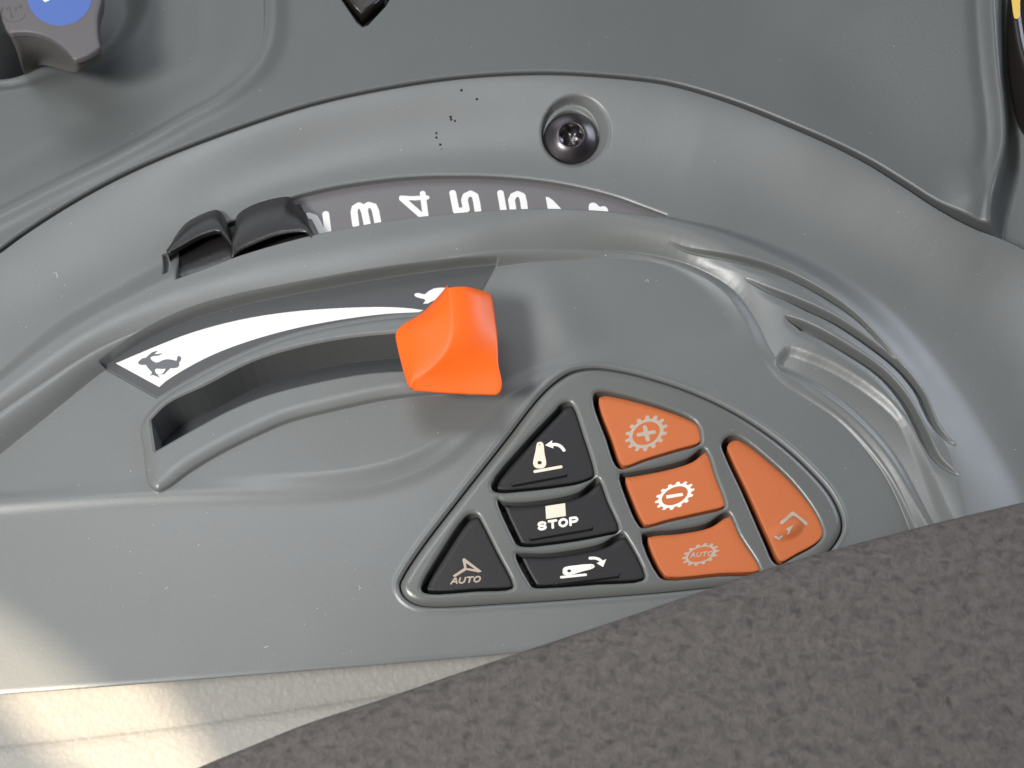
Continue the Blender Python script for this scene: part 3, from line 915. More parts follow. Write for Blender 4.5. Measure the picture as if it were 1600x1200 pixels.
# lift arm up
icon('arm_symbol', 'lift', B_LIFT, [
    ('p', Z5(crom([(770, 340), (775, 325), (790, 319), (803, 322), (810, 336), (815, 380), (824, 430), (822, 450), (808, 463), (785, 466), (763, 460), (752, 440), (756, 410), (765, 370)], 3, True))),
    ('-p', Z5(arcpts(788, 434, 12, 10, 0, 360, 14))), ('-p', Z5(arcpts(788, 336, 4, 4, 0, 360, 8)))], M_CREAMINK)
icon('bar_symbol', 'lift', B_LIFT, [('s', Z5([(762, 483), (906, 457)]), 2.3)], M_CREAMINK)
icon('arrow_symbol', 'lift', B_LIFT, [('s', Z5(crom([(848, 336), (880, 334), (905, 345), (922, 365)], 5)), 2.5), ('p', Z5([(818, 338), (858, 310), (856, 330), (866, 356)]))], M_PALEINK)
# stop
icon('square_symbol', 'stop', B_STOP, [('p', Z5([(820, 674), (929, 657), (933, 728), (824, 745)]))], M_CREAMINK)
icon('stop_lettering', 'stop', B_STOP, word('STOP', Z5([(781, 767)])[0], (11.4, -1.7), (0.5, 10.4), 0.44, 1.9), M_PALEINK)
# arm lowered
icon('arm_symbol', 'lower', B_LOW, [
    ('p', Z5(crom([(915, 1035), (918, 1018), (935, 1008), (990, 1000), (1050, 994), (1085, 996), (1092, 1008), (1080, 1018), (1020, 1035), (965, 1052), (935, 1055), (918, 1048)], 3, True))),
    ('-p', Z5(arcpts(951, 1031, 11, 8, 0, 360, 14))), ('-p', Z5(arcpts(1076, 1005, 4, 3, 0, 360, 8)))], M_PALEINK)
icon('bar_symbol', 'lower', B_LOW, [('s', Z5([(908, 1066), (1042, 1052)]), 1.9)], M_PALEINK)
icon('arrow_symbol', 'lower', B_LOW, [('s', Z5(crom([(1066, 961), (1095, 961), (1120, 970), (1134, 985)], 5)), 2.2), ('p', Z5([(1102, 988), (1156, 966), (1138, 1010)]))], M_PALEINK)
# auto steering mark
icon('steering_symbol', 'auto', B_AUTO, [('p', Z5([(362, 968), (372, 960), (470, 1034), (455, 1040), (385, 1026), (320, 1066), (308, 1058), (372, 1015)])),
                                         ('-p', Z5([(382, 987), (432, 1022), (385, 1015)]))], M_GREYINK)
icon('auto_lettering', 'auto', B_AUTO, word('AUTO', Z5([(307, 1073)])[0], (9.2, -0.7), (-2.2, 8.2), 0.28, 1.15), M_GREYINK)


def gear(c, lng, sht, ang, inner, body, teeth=14, tooth=0.30):
    ca, sa = math.cos(math.radians(ang)), math.sin(math.radians(ang))

    def E(r, th):
        a, b = lng * r * math.cos(th), sht * r * math.sin(th)
        return (c[0] + a * ca - b * sa, c[1] + a * sa + b * ca)
    outl = []
    for i in range(teeth):
        t0 = 2 * math.pi * i / teeth
        w = 2 * math.pi / teeth
        for f, rr in ((0.0, body), (0.20, body), (0.30, body + tooth * .8), (0.37, body + tooth), (0.63, body + tooth), (0.70, body + tooth * .8), (0.80, body)):
            outl.append(E(rr, t0 + f * w))
    hole = [E(inner, 2 * math.pi * i / 40) for i in range(40)]
    return [('p', Z6(outl)), ('-p', Z6(hole))]


icon('gear_symbol', 'plus', B_PLUS, gear((388, 308), 80, 58, -30, 1.0, 1.27), M_GREYINK)
icon('plus_symbol', 'plus', B_PLUS, [('s', Z6([(345, 316), (431, 300)]), 3.1), ('s', Z6([(380, 274), (396, 342)]), 3.4)], M_GREYINK)
icon('gear_symbol', 'minus', B_MINUS, gear((545, 652), 77, 45, -26, 1.0, 1.27, 14, 0.24), M_PALEINK)  # same ink as the plus gear, stronger shine put into the paler colour
icon('minus_symbol', 'minus', B_MINUS, [('p', Z6([(497, 650), (588, 636), (592, 652), (500, 668)]))], M_PALEINK)
icon('gear_symbol', 'gear', B_GEAR, gear((688, 976), 72, 38, -19, 1.0, 1.22, 14, 0.27), M_GREYINK)
icon('auto_lettering', 'gear', B_GEAR, word('AUTO', Z6([(638, 969)])[0], (6.6, -0.6), (-1.6, 6.2), 0.35, 0.85), M_GREYINK)
icon('chevron_symbol', 'side', B_SIDE, [('s', Z6([(1136, 800), (1196, 750), (1268, 806)]), 3.0)], M_GREYINK, 0.12)
icon('chevron_symbol', 'side', B_SIDE, [('p', Z6([(1155, 838), (1200, 812), (1176, 866), (1164, 868), (1170, 846)])), ('s', Z6([(1100, 880), (1122, 890)]), 1.5), ('s', Z6([(1118, 893), (1138, 876)]), 1.3)], M_GREYINK, 0.12)

# ================================================================== screw in its counterbore (a part of the panel)
def screw():
    c = pl([(892.5, 206)], 3.4)[0]
    ax = Vector((0.0, -0.34, 1)).normalized(); rot = Vector((0, 0, 1)).rotation_difference(ax).to_matrix()
    cen = np.array([c[0], c[1], 1.2])
    n = 96
    th = np.linspace(0, 2 * np.pi, n, endpoint=False)
    rows = []

    def ring(r, z, lob=0.0):
        rr = r * (1 + lob * np.cos(6 * th + 0.5))
        P = np.stack([rr * np.cos(th), rr * np.sin(th), np.full(n, z)], 1)
        return np.array([cen + np.array(rot @ Vector(p)) for p in P])
    prof = [(5.85, -1.5), (5.9, -0.2), (5.8, 0.2), (5.5, 0.6), (5.0, 1.0), (4.3, 1.5), (3.8, 1.85), (3.3, 2.10), (2.95, 2.22), (2.78, 2.25), (2.68, 2.2)]
    rows = [ring(r, z) for r, z in prof]
    rows += [ring(2.62, 2.05), ring(2.28, 1.95, 0.13), ring(2.2, 1.85, 0.15), ring(2.1, -0.6, 0.15), ring(1.0, -0.9, 0.08), ring(0.02, -0.95)]
    return fix_normals(loft('screw', rows, M_SCREW, PANEL, closed=True))


screw()
# black dirt specks beside the screw
for i, (x, y, r) in enumerate([(721, 141, 2.6), (745, 155, 2.5), (704, 183, 2.6), (705, 187, 2.4), (711, 189, 2.2), (682, 208, 2.2), (682, 215, 2.2), (688, 226, 2.4), (690, 233, 1.2)]):
    r *= 0.82
    mark('dirt_speck', [('p', [(x + r * (1 + .25 * math.sin(3 * a + i)) * math.cos(a), y + r * math.sin(a)) for a in np.linspace(0, 6.28, 12)[:-1]])], zpanel, M_DIRT, PANEL, 0.06, 0.06)

# lint and fibres lying on the panel
M_LINT = plastic('lint', (0.42, 0.40, 0.35), 0.8, 0.2, 0.0)
for pts, hw in (([(735, 604), (734, 611), (728, 616), (722, 616)], 0.35), ([(87, 426), (89, 429), (90, 434)], 0.6), ([(560, 915), (563, 919), (561, 922)], 0.4), ([(880, 838), (884, 836)], 0.5),
                ([(413, 1012), (419, 1010)], 0.5), ([(258, 920), (262, 918)], 0.5), ([(1008, 440), (1012, 437), (1013, 441)], 0.45)):
    mark('lint_fibre', [('s', crom(pts, 4), hw)], zpanel, M_LINT, PANEL, 0.10, 0.04)

# ================================================================== numbered dial in the window
dc = pl([(720, 310)], -1)[0]
DIAL = thing('number_dial', (dc[0], dc[1], -6), 'dark grey number dial with white sideways numerals in the long curved window', 'dial')
_a = resample(crom([(415, 322), (440, 310), (500, 293), (560, 282), (640, 272), (720, 270), (800, 273), (880, 283), (960, 302), (1010, 320), (1060, 340)], 5), 80)
_b = resample(crom([(405, 408), (490, 388), (600, 366), (680, 356), (750, 350), (830, 346), (900, 347), (970, 352), (1070, 372)], 5), 80)
DZ = lambda x, y: -1.0 + 0.0 * x
_r0, _r1 = p3(_a, -1.0), p3(_b, -1.0)
loft('dial_strip', [_r0 + [0, 1.2, -3], _r0 + [0, 0.6, -0.3], _r0, (_r0 + _r1) / 2, _r1, _r1 + [0, -2.0, 0], _r1 + [0, -2.2, -3]], M_DIAL, DIAL)
Z4 = lambda P: tr(P, 2.6667, 440, 260)
DIG = [
    [('s', [(184, 198), (194, 278), (172, 282), (150, 235), (136, 212), (112, 204), (98, 215)], 5.8)],
    [('s', [(309, 243), (302, 190), (306, 172), (322, 162), (338, 170), (346, 190), (357, 240)], 6.0), ('s', [(346, 190), (347, 170), (362, 160), (383, 166), (392, 186), (401, 234)], 6.0)],
    [('s', [(496, 132), (602, 150)], 0.1), ('s', [(500, 130), (540, 133), (606, 130)], 4.4), ('s', [(503, 135), (582, 204)], 5.4), ('s', [(588, 112), (600, 204)], 5.0)],
    [('s', [(713, 110), (728, 186), (770, 180), (762, 140), (768, 122), (788, 112), (806, 122), (812, 145), (818, 183)], 5.8)],
    [('s', [(912, 110), (926, 190)], 5.6), ('s', [(966, 190), (958, 140), (966, 122), (984, 114), (1002, 122), (1008, 145), (1014, 190)], 5.8)],
    [('p', [(1100, 127), (1110, 127), (1132, 142), (1166, 178), (1168, 192), (1112, 192)])],
    [('p', crom([(1283, 200), (1280, 165), (1286, 154), (1298, 151), (1312, 156), (1325, 168), (1345, 166), (1358, 176), (1364, 200)], 3).tolist())],
]
for d in DIG:
    mark('numeral', [(s[0], Z4(s[1])) + tuple(s[2:]) for s in d], DZ, M_WHITE, DIAL, 0.05, 0.06)

# ================================================================== speed label with rabbit and turtle
lc = pl([(450, 510)], ZPAN - .35)[0]
LABEL = thing('speed_label', (lc[0], lc[1], ZPAN - .5), 'dark grey curved speed label with white wedge, rabbit and turtle above the lever slot', 'label')
ZL = lambda x, y: np.minimum(zpanel(x, y), ZPAN - 0.30) * 0 + (ZPAN - 0.35)
_c = np.mean(DECAL, 0)
mark('label_face', [('p', [tuple(p) for p in DECAL])], ZL, M_LABEL, LABEL, 0.06, 0.09)
WEDGE = crom([(181, 568), (240, 543), (300, 520), (375, 500), (450, 488), (525, 482), (600, 480), (640, 482), (662, 485)], 4).tolist() + \
    crom([(655, 488), (600, 491), (525, 501), (450, 516), (375, 538), (319, 561), (262, 594), (249, 605)], 4).tolist()
mark('white_wedge', [('p', WEDGE)], ZL, M_WHITE, LABEL, 0.10, 0.07)
ZR = lambda P: tr(P, 8.571, 180, 480)
RAB = [(305, 748), (330, 715), (365, 688), (410, 682), (455, 640), (500, 605), (575, 586), (525, 632), (580, 630), (645, 620), (590, 650), (510, 660), (480, 672), (472, 690), (500, 722), (545, 746), (590, 738),
       (640, 712), (700, 700), (760, 706), (820, 722), (832, 690), (830, 668), (850, 655), (880, 668), (888, 695), (875, 728), (855, 748), (862, 785), (835, 812), (790, 822), (745, 820), (705, 855), (660, 902),
       (590, 905), (565, 900), (602, 950), (540, 925), (505, 912), (455, 922), (490, 895), (490, 870), (450, 830), (410, 775), (370, 780), (325, 770)]
mark('rabbit_symbol', [('p', ZR(RAB)), ('-p', ZR(crom([(535, 840), (560, 826), (620, 832), (675, 830), (660, 862), (635, 890), (560, 898), (540, 872)], 3, True)))], ZL, M_LABELINK, LABEL, 0.14, 0.04)
Z3 = lambda P: tr(P, 5.0, 560, 400)
mark('turtle_symbol', [('p', Z3([(436, 305), (445, 294), (470, 290), (500, 298), (520, 300), (550, 275), (590, 255), (640, 248), (690, 250), (700, 330), (600, 345), (575, 355), (545, 372), (505, 375), (525, 350),
                                 (515, 338), (480, 330), (448, 320)]))], ZL, M_WHITE, LABEL, 0.10, 0.05)

# ================================================================== orange slider lever
def lever():
    c = pl([(705, 560)], 0)[0]
    t = thing('slider_lever', (c[0], c[1], -5), 'bright orange wedge shaped slider lever standing in the curved slot', 'lever')
    kz = lambda P: tr(P, 5.0, 560, 400)
    # traced lines over the knob and their heights
    left = kz([(688, 242), (600, 338), (500, 438), (350, 530), (302, 578), (289, 620), (292, 650), (330, 820), (372, 970), (388, 1012), (404, 1036)])
    ridge = kz([(700, 246), (712, 300), (722, 400), (727, 500), (722, 600), (705, 690), (672, 760), (620, 825), (555, 885), (490, 935), (445, 985), (428, 1050)])
    right = kz([(960, 268), (1022, 288), (1045, 330), (1062, 430), (1075, 520), (1086, 610), (1092, 720), (1096, 850), (1122, 980), (1112, 1055), (1080, 1084)])
    n = 56
    A = resample(crom(left, 6), n); R = resample(crom(ridge, 6), n); B = resample(crom(right, 6), n)
    s = np.linspace(0, 1, n)
    zl = 11.0 + 1.0 * (1 - s) + 0.8 * ss(s, 0.7, 1)
    zr = 17.0 - 4.2 * s ** 2
    zb = 13.5 - 2.0 * s ** 2
    # lower edge joins left and right
    Lw, Rg, Rt = p3(A, zl), p3(R, zr), p3(B, zb)
    rows = []
    for k in np.linspace(0, 1, 14):
        f = k
        rows.append(Lw + (Rg - Lw) * f + np.array([0, 0, 1.0]) * (0.9 * math.sin(math.pi * f)))
    m2 = []
    for k in np.linspace(0, 1, 18)[1:]:
        m2.append(Rg + (Rt - Rg) * k + np.array([0, 0, 1.0]) * (0.9 * (1 - 1.25 * ss(s, 0.3, 0.85)) * math.sin(math.pi * k))[:, None])
    top = np.array(rows + m2)                                   # (31, n, 3)
    # relax the surface a little so that every edge is rounded
    for _ in range(2):
        T = top.copy()
        T[1:-1, 1:-1] = (top[1:-1, 1:-1] * 2 + top[:-2, 1:-1] + top[2:, 1:-1] + top[1:-1, :-2] + top[1:-1, 2:]) / 6
        T[12:15] = T[12:15] * 0.25 + top[12:15] * 0.75          # the ridge stays crisp
        top = T
    # boundary loop, then skirts
    loop = np.vstack([top[:, 0], top[-1, 1:], top[::-1, -1][1:], top[0, ::-1][1:-1]])
    cen = loop[:, :2].mean(0)
    base_c = pl([(706, 560)], 1.0)[0]
    V = [top.reshape(-1, 3)]
    m, nn = top.shape[:2]
    fs = [(i * nn + j, i * nn + j + 1, (i + 1) * nn + j + 1, (i + 1) * nn + j) for i in range(m - 1) for j in range(nn - 1)]
    li = [i * nn for i in range(m)] + [(m - 1) * nn + j for j in range(1, nn)] + [i * nn + nn - 1 for i in range(m - 2, -1, -1)] + [j for j in range(nn - 2, 0, -1)]
    k = len(li); off = m * nn
    prev = li
    for q, (sc, dz, tow) in enumerate([(1.001, -0.3, 0), (0.98, -0.8, 0.02), (0.91, -1.6, 0.10), (0.76, -4.0, 0.35), (0.52, -9.0, 0.8), (0.4, -20, 1.0)]):
        ring = loop.copy()
        cc = cen + (base_c - cen) * tow
        ring[:, :2] = cc + (loop[:, :2] - cen) * sc
        ring[:, 2] = np.maximum(loop[:, 2] + dz, 2.6 - 0.2 * q if q < 5 else -4)
        V.append(ring)
        cur = list(range(off, off + k)); off += k
        for a in range(k):
            b = (a + 1) % k
            fs.append((prev[a], prev[b], cur[b], cur[a]))
        prev = cur
    o = link_mesh('lever_knob', raw_mesh('lever_knob', np.vstack(V), fs, org_of(t)), M_ORANGE, t)
    fix_normals(o)
    sd = o.modifiers.new('round', 'SUBSURF'); sd.levels = 1; sd.render_levels = 1
    # the stalk that runs down into the slot
    st = []
    for z, w_, h_ in ((3.5, 6.0, 3.0), (0, 5.4, 2.3), (-9, 5.4, 2.3)):
        st.append([(base_c[0] + sx * w_ / 2, base_c[1] + 1.0 + sy * h_ / 2, z) for sx, sy in ((-1, -1), (1, -1), (1, 1), (-1, 1))])
    fix_normals(loft('stalk', st, M_ORANGE, t, closed=True, cap=True, smooth=False))


lever()

# ================================================================== black thumb selector in the window
def selector():
    c = pl([(375, 380)], 1)[0]
    t = thing('thumb_selector', (c[0], c[1], -6), 'black plastic thumb selector with two arched grips at the left end of the dial', 'selector')
    Zt = lambda P: tr(P, 5.0, 240, 260)
    yy = np.array([0, 1.0, 0])

    def hood(name, back, front, zb, zf, bulge, lip):
        n = 48
        B = resample(p3(crom(Zt(back), 5), zb), n); Fr = resample(p3(crom(Zt(front), 5), zf), n)
        rows = [B + [0, 0.4, -7], B + [0, 0.15, -0.8], B]
        for k in np.linspace(0, 1, 12)[1:]:
            rows.append(B + (Fr - B) * k + np.array([0, 0, bulge * math.sin(math.pi * k)]))
        e = Fr
        for dy, dz in ((-0.10, -0.12), (-0.16, -0.35), (-0.12, -lip + 0.25), (0.05, -lip), (1.0, -lip - 0.1), (2.2, -lip - 0.5), (2.8, -lip - 6)):
            rows.append(e + np.array([0, dy, dz]))
        R = np.array(rows)
        # close both ends with a rounded fall
        l0, l1 = R[:, 0].copy(), R[:, -1].copy()
        l0d = l0 + [-0.35, 0, -0.5]; l1d = l1 + [0.35, 0, -0.5]
        l0e = l0d + [-0.1, 0, -6]; l1e = l1d + [0.1, 0, -6]
        R = np.concatenate([l0e[:, None], l0d[:, None], R, l1d[:, None], l1e[:, None]], 1)
        o = fix_normals(loft(name, R, M_BLACK, t))
        return o
    hood('rear_grip', [(112, 655), (160, 560), (205, 495), (250, 445), (350, 385), (455, 344), (500, 340), (535, 365), (580, 450), (618, 585)],
         [(120, 672), (160, 650), (250, 600), (350, 545), (440, 513), (490, 500), (520, 505), (545, 535), (580, 575), (606, 607)], 2.0, 4.6, 0.9, 1.4)
    hood('front_grip', [(632, 500), (640, 430), (652, 382), (750, 312), (900, 260), (1000, 240), (1055, 237), (1075, 250), (1120, 310), (1185, 362), (1225, 450), (1270, 535)],
         [(618, 702), (650, 675), (700, 640), (790, 600), (870, 566), (960, 535), (1040, 517), (1120, 507), (1180, 508), (1205, 520), (1222, 545), (1226, 553)], 3.2, 5.4, 1.0, 0.6)
    a = resample(p3(crom([(272, 399), (330, 370), (400, 338), (470, 318)], 5), 0.8), 30)
    b = resample(p3(crom([(268, 452), (330, 440), (400, 420), (500, 398)], 5), 0.8), 30)
    loft('cavity_filler', [a + [0, 0.5, -4], a, (a + b) / 2 + [0, 0, 0.6], b, b + [0, -1, -3]], M_BLACK, t)  # black filler strip standing in for the shade in the cavity under the grips


selector()

# ================================================================== upper console shell
def shell():
    g = Grid(-136, 138, -40, 122, RES)
    d0 = g.rail(R0)
    X, Y = g.X, g.Y
    h0 = H0(g.x).astype(F)[None, :]
    Z = h0 - 0.35 + 0.10 * np.clip(d0 - 1.2, 0, 60) + 0.0 * Y
    z_est = lambda x, y: 9.0 + 0 * x
    # sunk field of the rotary knob, upper left
    SUNK = [(-300, 430), (-160, 372), (-60, 326), (0, 296), (75, 259), (150, 224), (225, 187), (281, 157), (330, 133), (367, 108), (394, 81), (408, 49), (412, 0), (405, -90), (380, -200), (-300, -260)]
    PS = pl(crom(SUNK, 4, True), 9.5)
    ds = g.up(dist_poly(g.CX, g.CY, PS))
    Z += 1.0 * np.exp(-((ds - 2.4) / 2.0) ** 2)                     # raised bead round the field
    Z -= 2.2 * ss(-ds, -0.1, 0.45) + 3.4 * ss(-ds, 0.3, 16)
    # dish and collar round the knob
    dcx, dcy = pl([(75, 10)], 3)[0]
    rr = np.hypot(X - dcx, (Y - dcy))
    q = 1 - ss(rr, 16, 24.5)
    Z = Z * (1 - q) + 0.8 * q
    kc = pl([(10, 60)], 0.8)[0]
    rk = np.hypot(X - kc[0], Y - kc[1])
    q = 1 - ss(rk, 13, 18)
    Z = Z * (1 - q) + 0.8 * q
    Z += 0.8 * np.exp(-((rk - 13.1) / 0.9) ** 2)
    g.wall(Z, (slice(None), slice(None)), rk - 12.2, 9.0, 0.3, 0.2)
    # rising wall on the right with its soft fold
    FOLD = [(1150, -260), (1200, -60), (1222, 0), (1252, 62), (1320, 128), (1410, 205), (1500, 272), (1600, 345), (1700, 420)]
    PF = pl(crom(FOLD, 4), 10)
    df = g.rail(PF)
    Z += 0.36 * 0.5 * (df + np.sqrt(df * df + 90.0)) - 0.4
    EDGE = [(1515, -260), (1526, -60), (1533, 0), (1541, 60), (1552, 125), (1563, 175), (1568, 220), (1560, 262), (1553, 300), (1555, 340), (1575, 372), (1605, 394), (1660, 420), (1800, 470)]
    PE = pl(crom(EDGE, 4), lambda x, y: 9 + 0.09 * np.clip(y - 30, 0, 60))
    de = g.rail(PE)
    Z += 0.5 * np.exp(-((de + 0.2) / 0.9) ** 2) - 0.6 * np.exp(-((de + 2.8) / 1.6) ** 2) * ss(Y, 40, 55)
    Z -= 9.0 * ss(de, 0.1, 6)
    # knuckle above the end of the groove
    kx = pl([(1530, 285)], 11)[0]
    Z += 1.6 * np.exp(-(((X - kx[0]) / 4.5) ** 2 + ((Y - kx[1]) / 5.5) ** 2))
    # socket of the black rocker at the top
    PD = pl([(480, -80), (556, 24), (565, 31), (574, 28), (603, 0), (640, -60), (560, -90)], 9.6)
    w = g.win(PD, 2)
    if w[0].stop > w[0].start:
        g.wall(Z, w, dist_poly(X[w], Y[w], PD), 6.0, 0.3, 0.15)
    # edge that falls into the groove
    a, r = 1.45, 0.5
    q = np.clip(a + r - d0, 0, r)
    Z -= np.where(d0 < a + r, r - np.sqrt(np.clip(r * r - q * q, 0, None)), 0)
    g.wall(Z, (slice(None), slice(None)), d0 - a, 9.0, 0.1, 0.0)
    t = thing('console_shell', (0, 40, -14), 'grey textured plastic console shell around the upper side of the panel', 'console')
    sheet('shell_body', g, Z, d0 > -9, M_SHELL, t)
    # dark plane added below so the open joints show no light
    V = [(-160, -150, -26), (160, -150, -26), (160, 150, -26), (-160, 150, -26)]
    link_mesh('joint_backing', raw_mesh('joint_backing', V, [(0, 1, 2, 3)], org_of(t)), M_VOID, t, smooth=False)
    return g, Z


SG, SZ = shell()


def zshell(x, y):
    i = np.clip(((np.asarray(x) - SG.x[0]) / SG.res).astype(int), 0, SG.nx - 1); j = np.clip(((np.asarray(y) - SG.y[0]) / SG.res).astype(int), 0, SG.ny - 1)
    return SZ[j, i]


# ================================================================== rotary knob, upper left
def rotary():
    c = pl([(30, 30)], 5)[0]
    t = thing('rotary_knob', (c[0], c[1], 0), 'grey rotary knob with round blue inlay at the upper left corner', 'knob')
    ZK = lambda P: tr(P, 7.5, 0, 0)
    ZT = 21.0
    plate = [(1195, -60), (1185, 20), (1160, 100), (1143, 200), (1143, 330), (1152, 440), (1172, 530), (1160, 552), (1110, 590), (1030, 640), (950, 672), (880, 694), (855, 690), (830, 655), (780, 590), (700, 520),
             (600, 450), (500, 405), (400, 378), (300, 367), (200, 370), (130, 380), (100, 378), (60, 330), (20, 230), (-20, 60), (-80, -200), (-100, -700), (300, -1000), (900, -900), (1200, -500)]
    P = p3(np.vstack([ZK(plate)]), ZT)
    P = resample(P, 220, True)
    cen = P.mean(0)
    rows = []
    for sc, dz in ((0.02, 0), (0.5, 0.0), (0.90, 0.0), (0.975, -0.02), (0.992, -0.15), (1.0, -0.5), (1.0, -1.4)):
        q = cen + (P - cen) * [sc, sc, 1]; q[:, 2] += dz
        rows.append(q)
    fix_normals(loft('knob_top', rows, M_KNOBTOP, t, closed=True))
    # body of the knob below the top plate, scooped between its lobes
    bc = pl([(28, 62)], 2.5)[0]
    bc = pl([(10, 58)], 3.0)[0]
    rows = []
    for k, z in enumerate(np.linspace(ZT - 0.6, -2, 16)):
        f = k / 15
        th = np.arctan2(P[:, 1] - bc[1], P[:, 0] - bc[0])
        circ = np.column_stack([bc[0] + 10.8 * np.cos(th), bc[1] + 10.8 * np.sin(th)])
        w = float(ss(np.array(f), 0.1, 0.9))
        q = (cen[:2] + (P[:, :2] - cen[:2]) * (0.985 - 0.06 * f)) * (1 - w) + circ * w
        rows.append(np.column_stack([q, np.full(len(q), z)]))
    fix_normals(loft('knob_body', rows, M_KNOBSIDE, t, closed=True))
    zt = lambda x, y: ZT + 0 * x
    mark('blue_inlay', [('p', ZK(arcpts(700, -60, 385, 362, 0, 360, 60)))], zt, M_BLUE, t, 0.06, 0.09)
    mark('white_mark', [('p', ZK([(498, -30), (505, 8), (527, 28), (550, 22), (580, 8), (588, -5), (588, -30)]))], zt, M_WHITE, t, 0.12, 0.06)
    mark('engraved_ring', [('s', ZK(arcpts(155, 150, 142, 108, 15, 215, 24)), 0.9)], zt, M_KNOBSIDE, t, 0.05, 0.06)
    mark('engraved_numeral', [('s', ZK([(72, 108), (108, 78), (140, 196)]), 1.3), ('s', ZK([(118, 214), (160, 196)]), 1.2)], zt, M_KNOBSIDE, t, 0.05, 0.05)
    mark('engraved_arrows', [('p', ZK([(160, 75), (205, 92), (185, 140), (172, 112)])), ('p', ZK([(210, 66), (262, 52), (240, 108), (222, 92)]))], zt, M_KNOBSIDE, t, 0.05, 0.05)


rotary()

# ================================================================== black rocker at the top and yellow trimmed switch at the right
def rocker():
    z0 = float(zshell(*pl([(567, 10)], 9.0)[0])) + 0.9
    z0 = float(zshell(*pl([(567, 40)], z0)[0])) + 0.9
    P = p3([(541, -6), (565, 21), (601, -6), (592, -60), (560, -66)], z0)[:, :]
    q = p3([(563.5, 20.5), (535, -12), (506, -46), (552, -86), (580, -44), (607, -10)], z0)
    o = q[0]
    e1, e2 = q[2] - q[0], q[5] - q[0]
    e1n, e2n = e1 / np.linalg.norm(e1), e2 / np.linalg.norm(e2)
    A, B = 9.0, 7.0
    t = thing('rocker_switch', (o[0], o[1], z0 - 5), 'gloss black rocker switch corner set into the shell at the top edge', 'switch')
    rows = []
    for ins, dz in ((0.0, -4), (0.0, -0.45), (0.10, -0.12), (0.30, 0), (0.55, -0.02), (1.2, -0.25), (2.4, -0.35)):
        c = [o + e1n * ins + e2n * ins, o + e1n * (A - ins) + e2n * ins, o + e1n * (A - ins) + e2n * (B - ins), o + e1n * ins + e2n * (B - ins)]
        rows.append([(p[0], p[1], z0 + dz) for p in c])
    fix_normals(loft('rocker', rows, M_GLOSSB, t, closed=True, cap=True, smooth=False))


rocker()


def side_switch():
    z0 = 17.0
    c = pl([(1660, 20)], z0)[0]
    t = thing('side_switch', (c[0], c[1], 4), 'black round switch with yellow trim at the upper right corner', 'switch')
    edge = p3(crom([(1579, -60), (1580, -20), (1582, 20), (1586, 50), (1592, 80), (1602, 110), (1625, 150), (1680, 190)], 6), z0)
    ctr = np.array([c[0] + 6, c[1], 0])
    rows = []
    for k, (f, z) in enumerate(((1.0, 3), (1.0, z0 - 0.6), (0.985, z0), (0.93, z0 + 0.1), (0.90, z0 - 0.3), (0.88, z0 - 0.3), (0.3, z0 + 1.0))):
        q = ctr + (edge - ctr) * [f, f, 0]; q[:, 2] = z
        rows.append(q)
    fix_normals(loft('switch_rim', rows, M_GLOSSB, t))
    mark('yellow_trim', [('p', [(1580, -40), (1580.5, 0), (1583, 20), (1585, 29), (1590, 29.5), (1593.5, 25), (1594, 0), (1593, -40)])], lambda x, y: z0 + 0.25 + 0 * x, M_YELLOW, t, 0.05, 0.08)


side_switch()

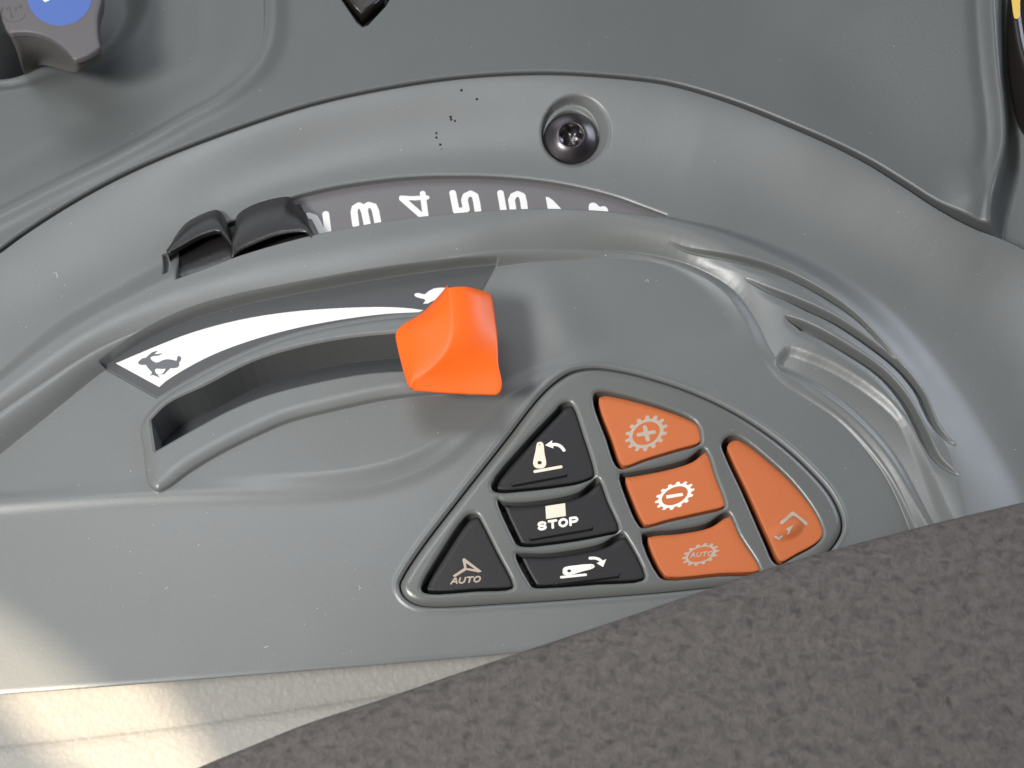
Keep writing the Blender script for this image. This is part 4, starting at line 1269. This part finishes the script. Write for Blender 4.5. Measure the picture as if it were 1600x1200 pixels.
# ================================================================== cream trim below the panel
def cream():
    z0 = -19.0
    t0 = [(-200, 1180), (0, 1168), (150, 1152), (330, 1130), (440, 1112), (620, 1085), (900, 1050)]
    crease = resample(p3(crom(t0, 5), z0), 90)
    hi = crease + [0, 42, 4.5]
    rows = [hi, crease + [0, 1.6, 0.35], crease + [0, 0.5, -0.25], crease, crease + [0, -0.6, 0.15], crease + [0, -2.0, 0.1], crease + [0, -18, -3], crease + [0, -60, -12]]
    o = loft('side_trim', rows, M_CREAM, None, base=(-60, -80, z0))
    o.location = Vector((-60, -80, z0)) * MM
    tag(o, 'cream grained vinyl side trim below the panel at the lower left', 'trim')


cream()

# ================================================================== armrest pad in the foreground
def armrest():
    z0 = 26.0
    e = [(120, 1285), (310, 1200), (400, 1163), (480, 1131), (600, 1092), (720, 1051), (840, 1011), (960, 971), (1080, 930), (1200, 889), (1320, 855), (1430, 826), (1520, 804), (1600, 785), (1700, 760), (1900, 715)]
    E = resample(p3(crom(e, 5), z0), 240)
    tg = np.gradient(E[:, :2], axis=0); tg /= np.linalg.norm(tg, axis=1)[:, None]
    nrm = np.column_stack([tg[:, 1], -tg[:, 0]])                       # towards the pad
    rows = []
    R = 7.0
    for a in np.linspace(-80, 90, 26):
        an = math.radians(a)
        off = R * (1 - math.cos(an)) if a < 0 else R * (1 - math.cos(an)) * 1.6
        z = z0 + R * math.sin(an) * (1.0 if a < 0 else 0.5)
        q = np.column_stack([E[:, :2] + nrm * off, np.full(len(E), z)])
        rows.append(q)
    last = rows[-1]
    for k in np.linspace(0, 1, 60)[1:]:
        q = last.copy(); q[:, :2] += nrm * (80 * k); q[:, 2] += 1.4 * math.sin(k * 2.2)
        rows.append(q)
    rows.insert(0, rows[0] + [0, 0, -25])
    b = (40, -70, z0 - 20)
    o = loft('armrest_pad', rows, M_ARM, None, base=b)
    o.location = Vector(b) * MM
    tag(o, 'dark brown grained vinyl armrest pad across the lower right corner', 'armrest')


armrest()

# ------------------------------------------------------------------ where the sunbeam lands
_tgt = pl([(45, 1112)], -6)[0]
_d = (Vector((_tgt[0] * MM, _tgt[1] * MM, -0.006)) - spo.location).normalized()
_z = -_d                                                    # the beam is a slit: long axis down to the right, narrow across
_x = Vector((0.72, -0.69, 0.0)); _x = (_x - _x.dot(_z) * _z).normalized()
spo.rotation_euler = Matrix((_x, _z.cross(_x), _z)).transposed().to_euler()
spo.scale = (1.0, 0.27, 1.0)
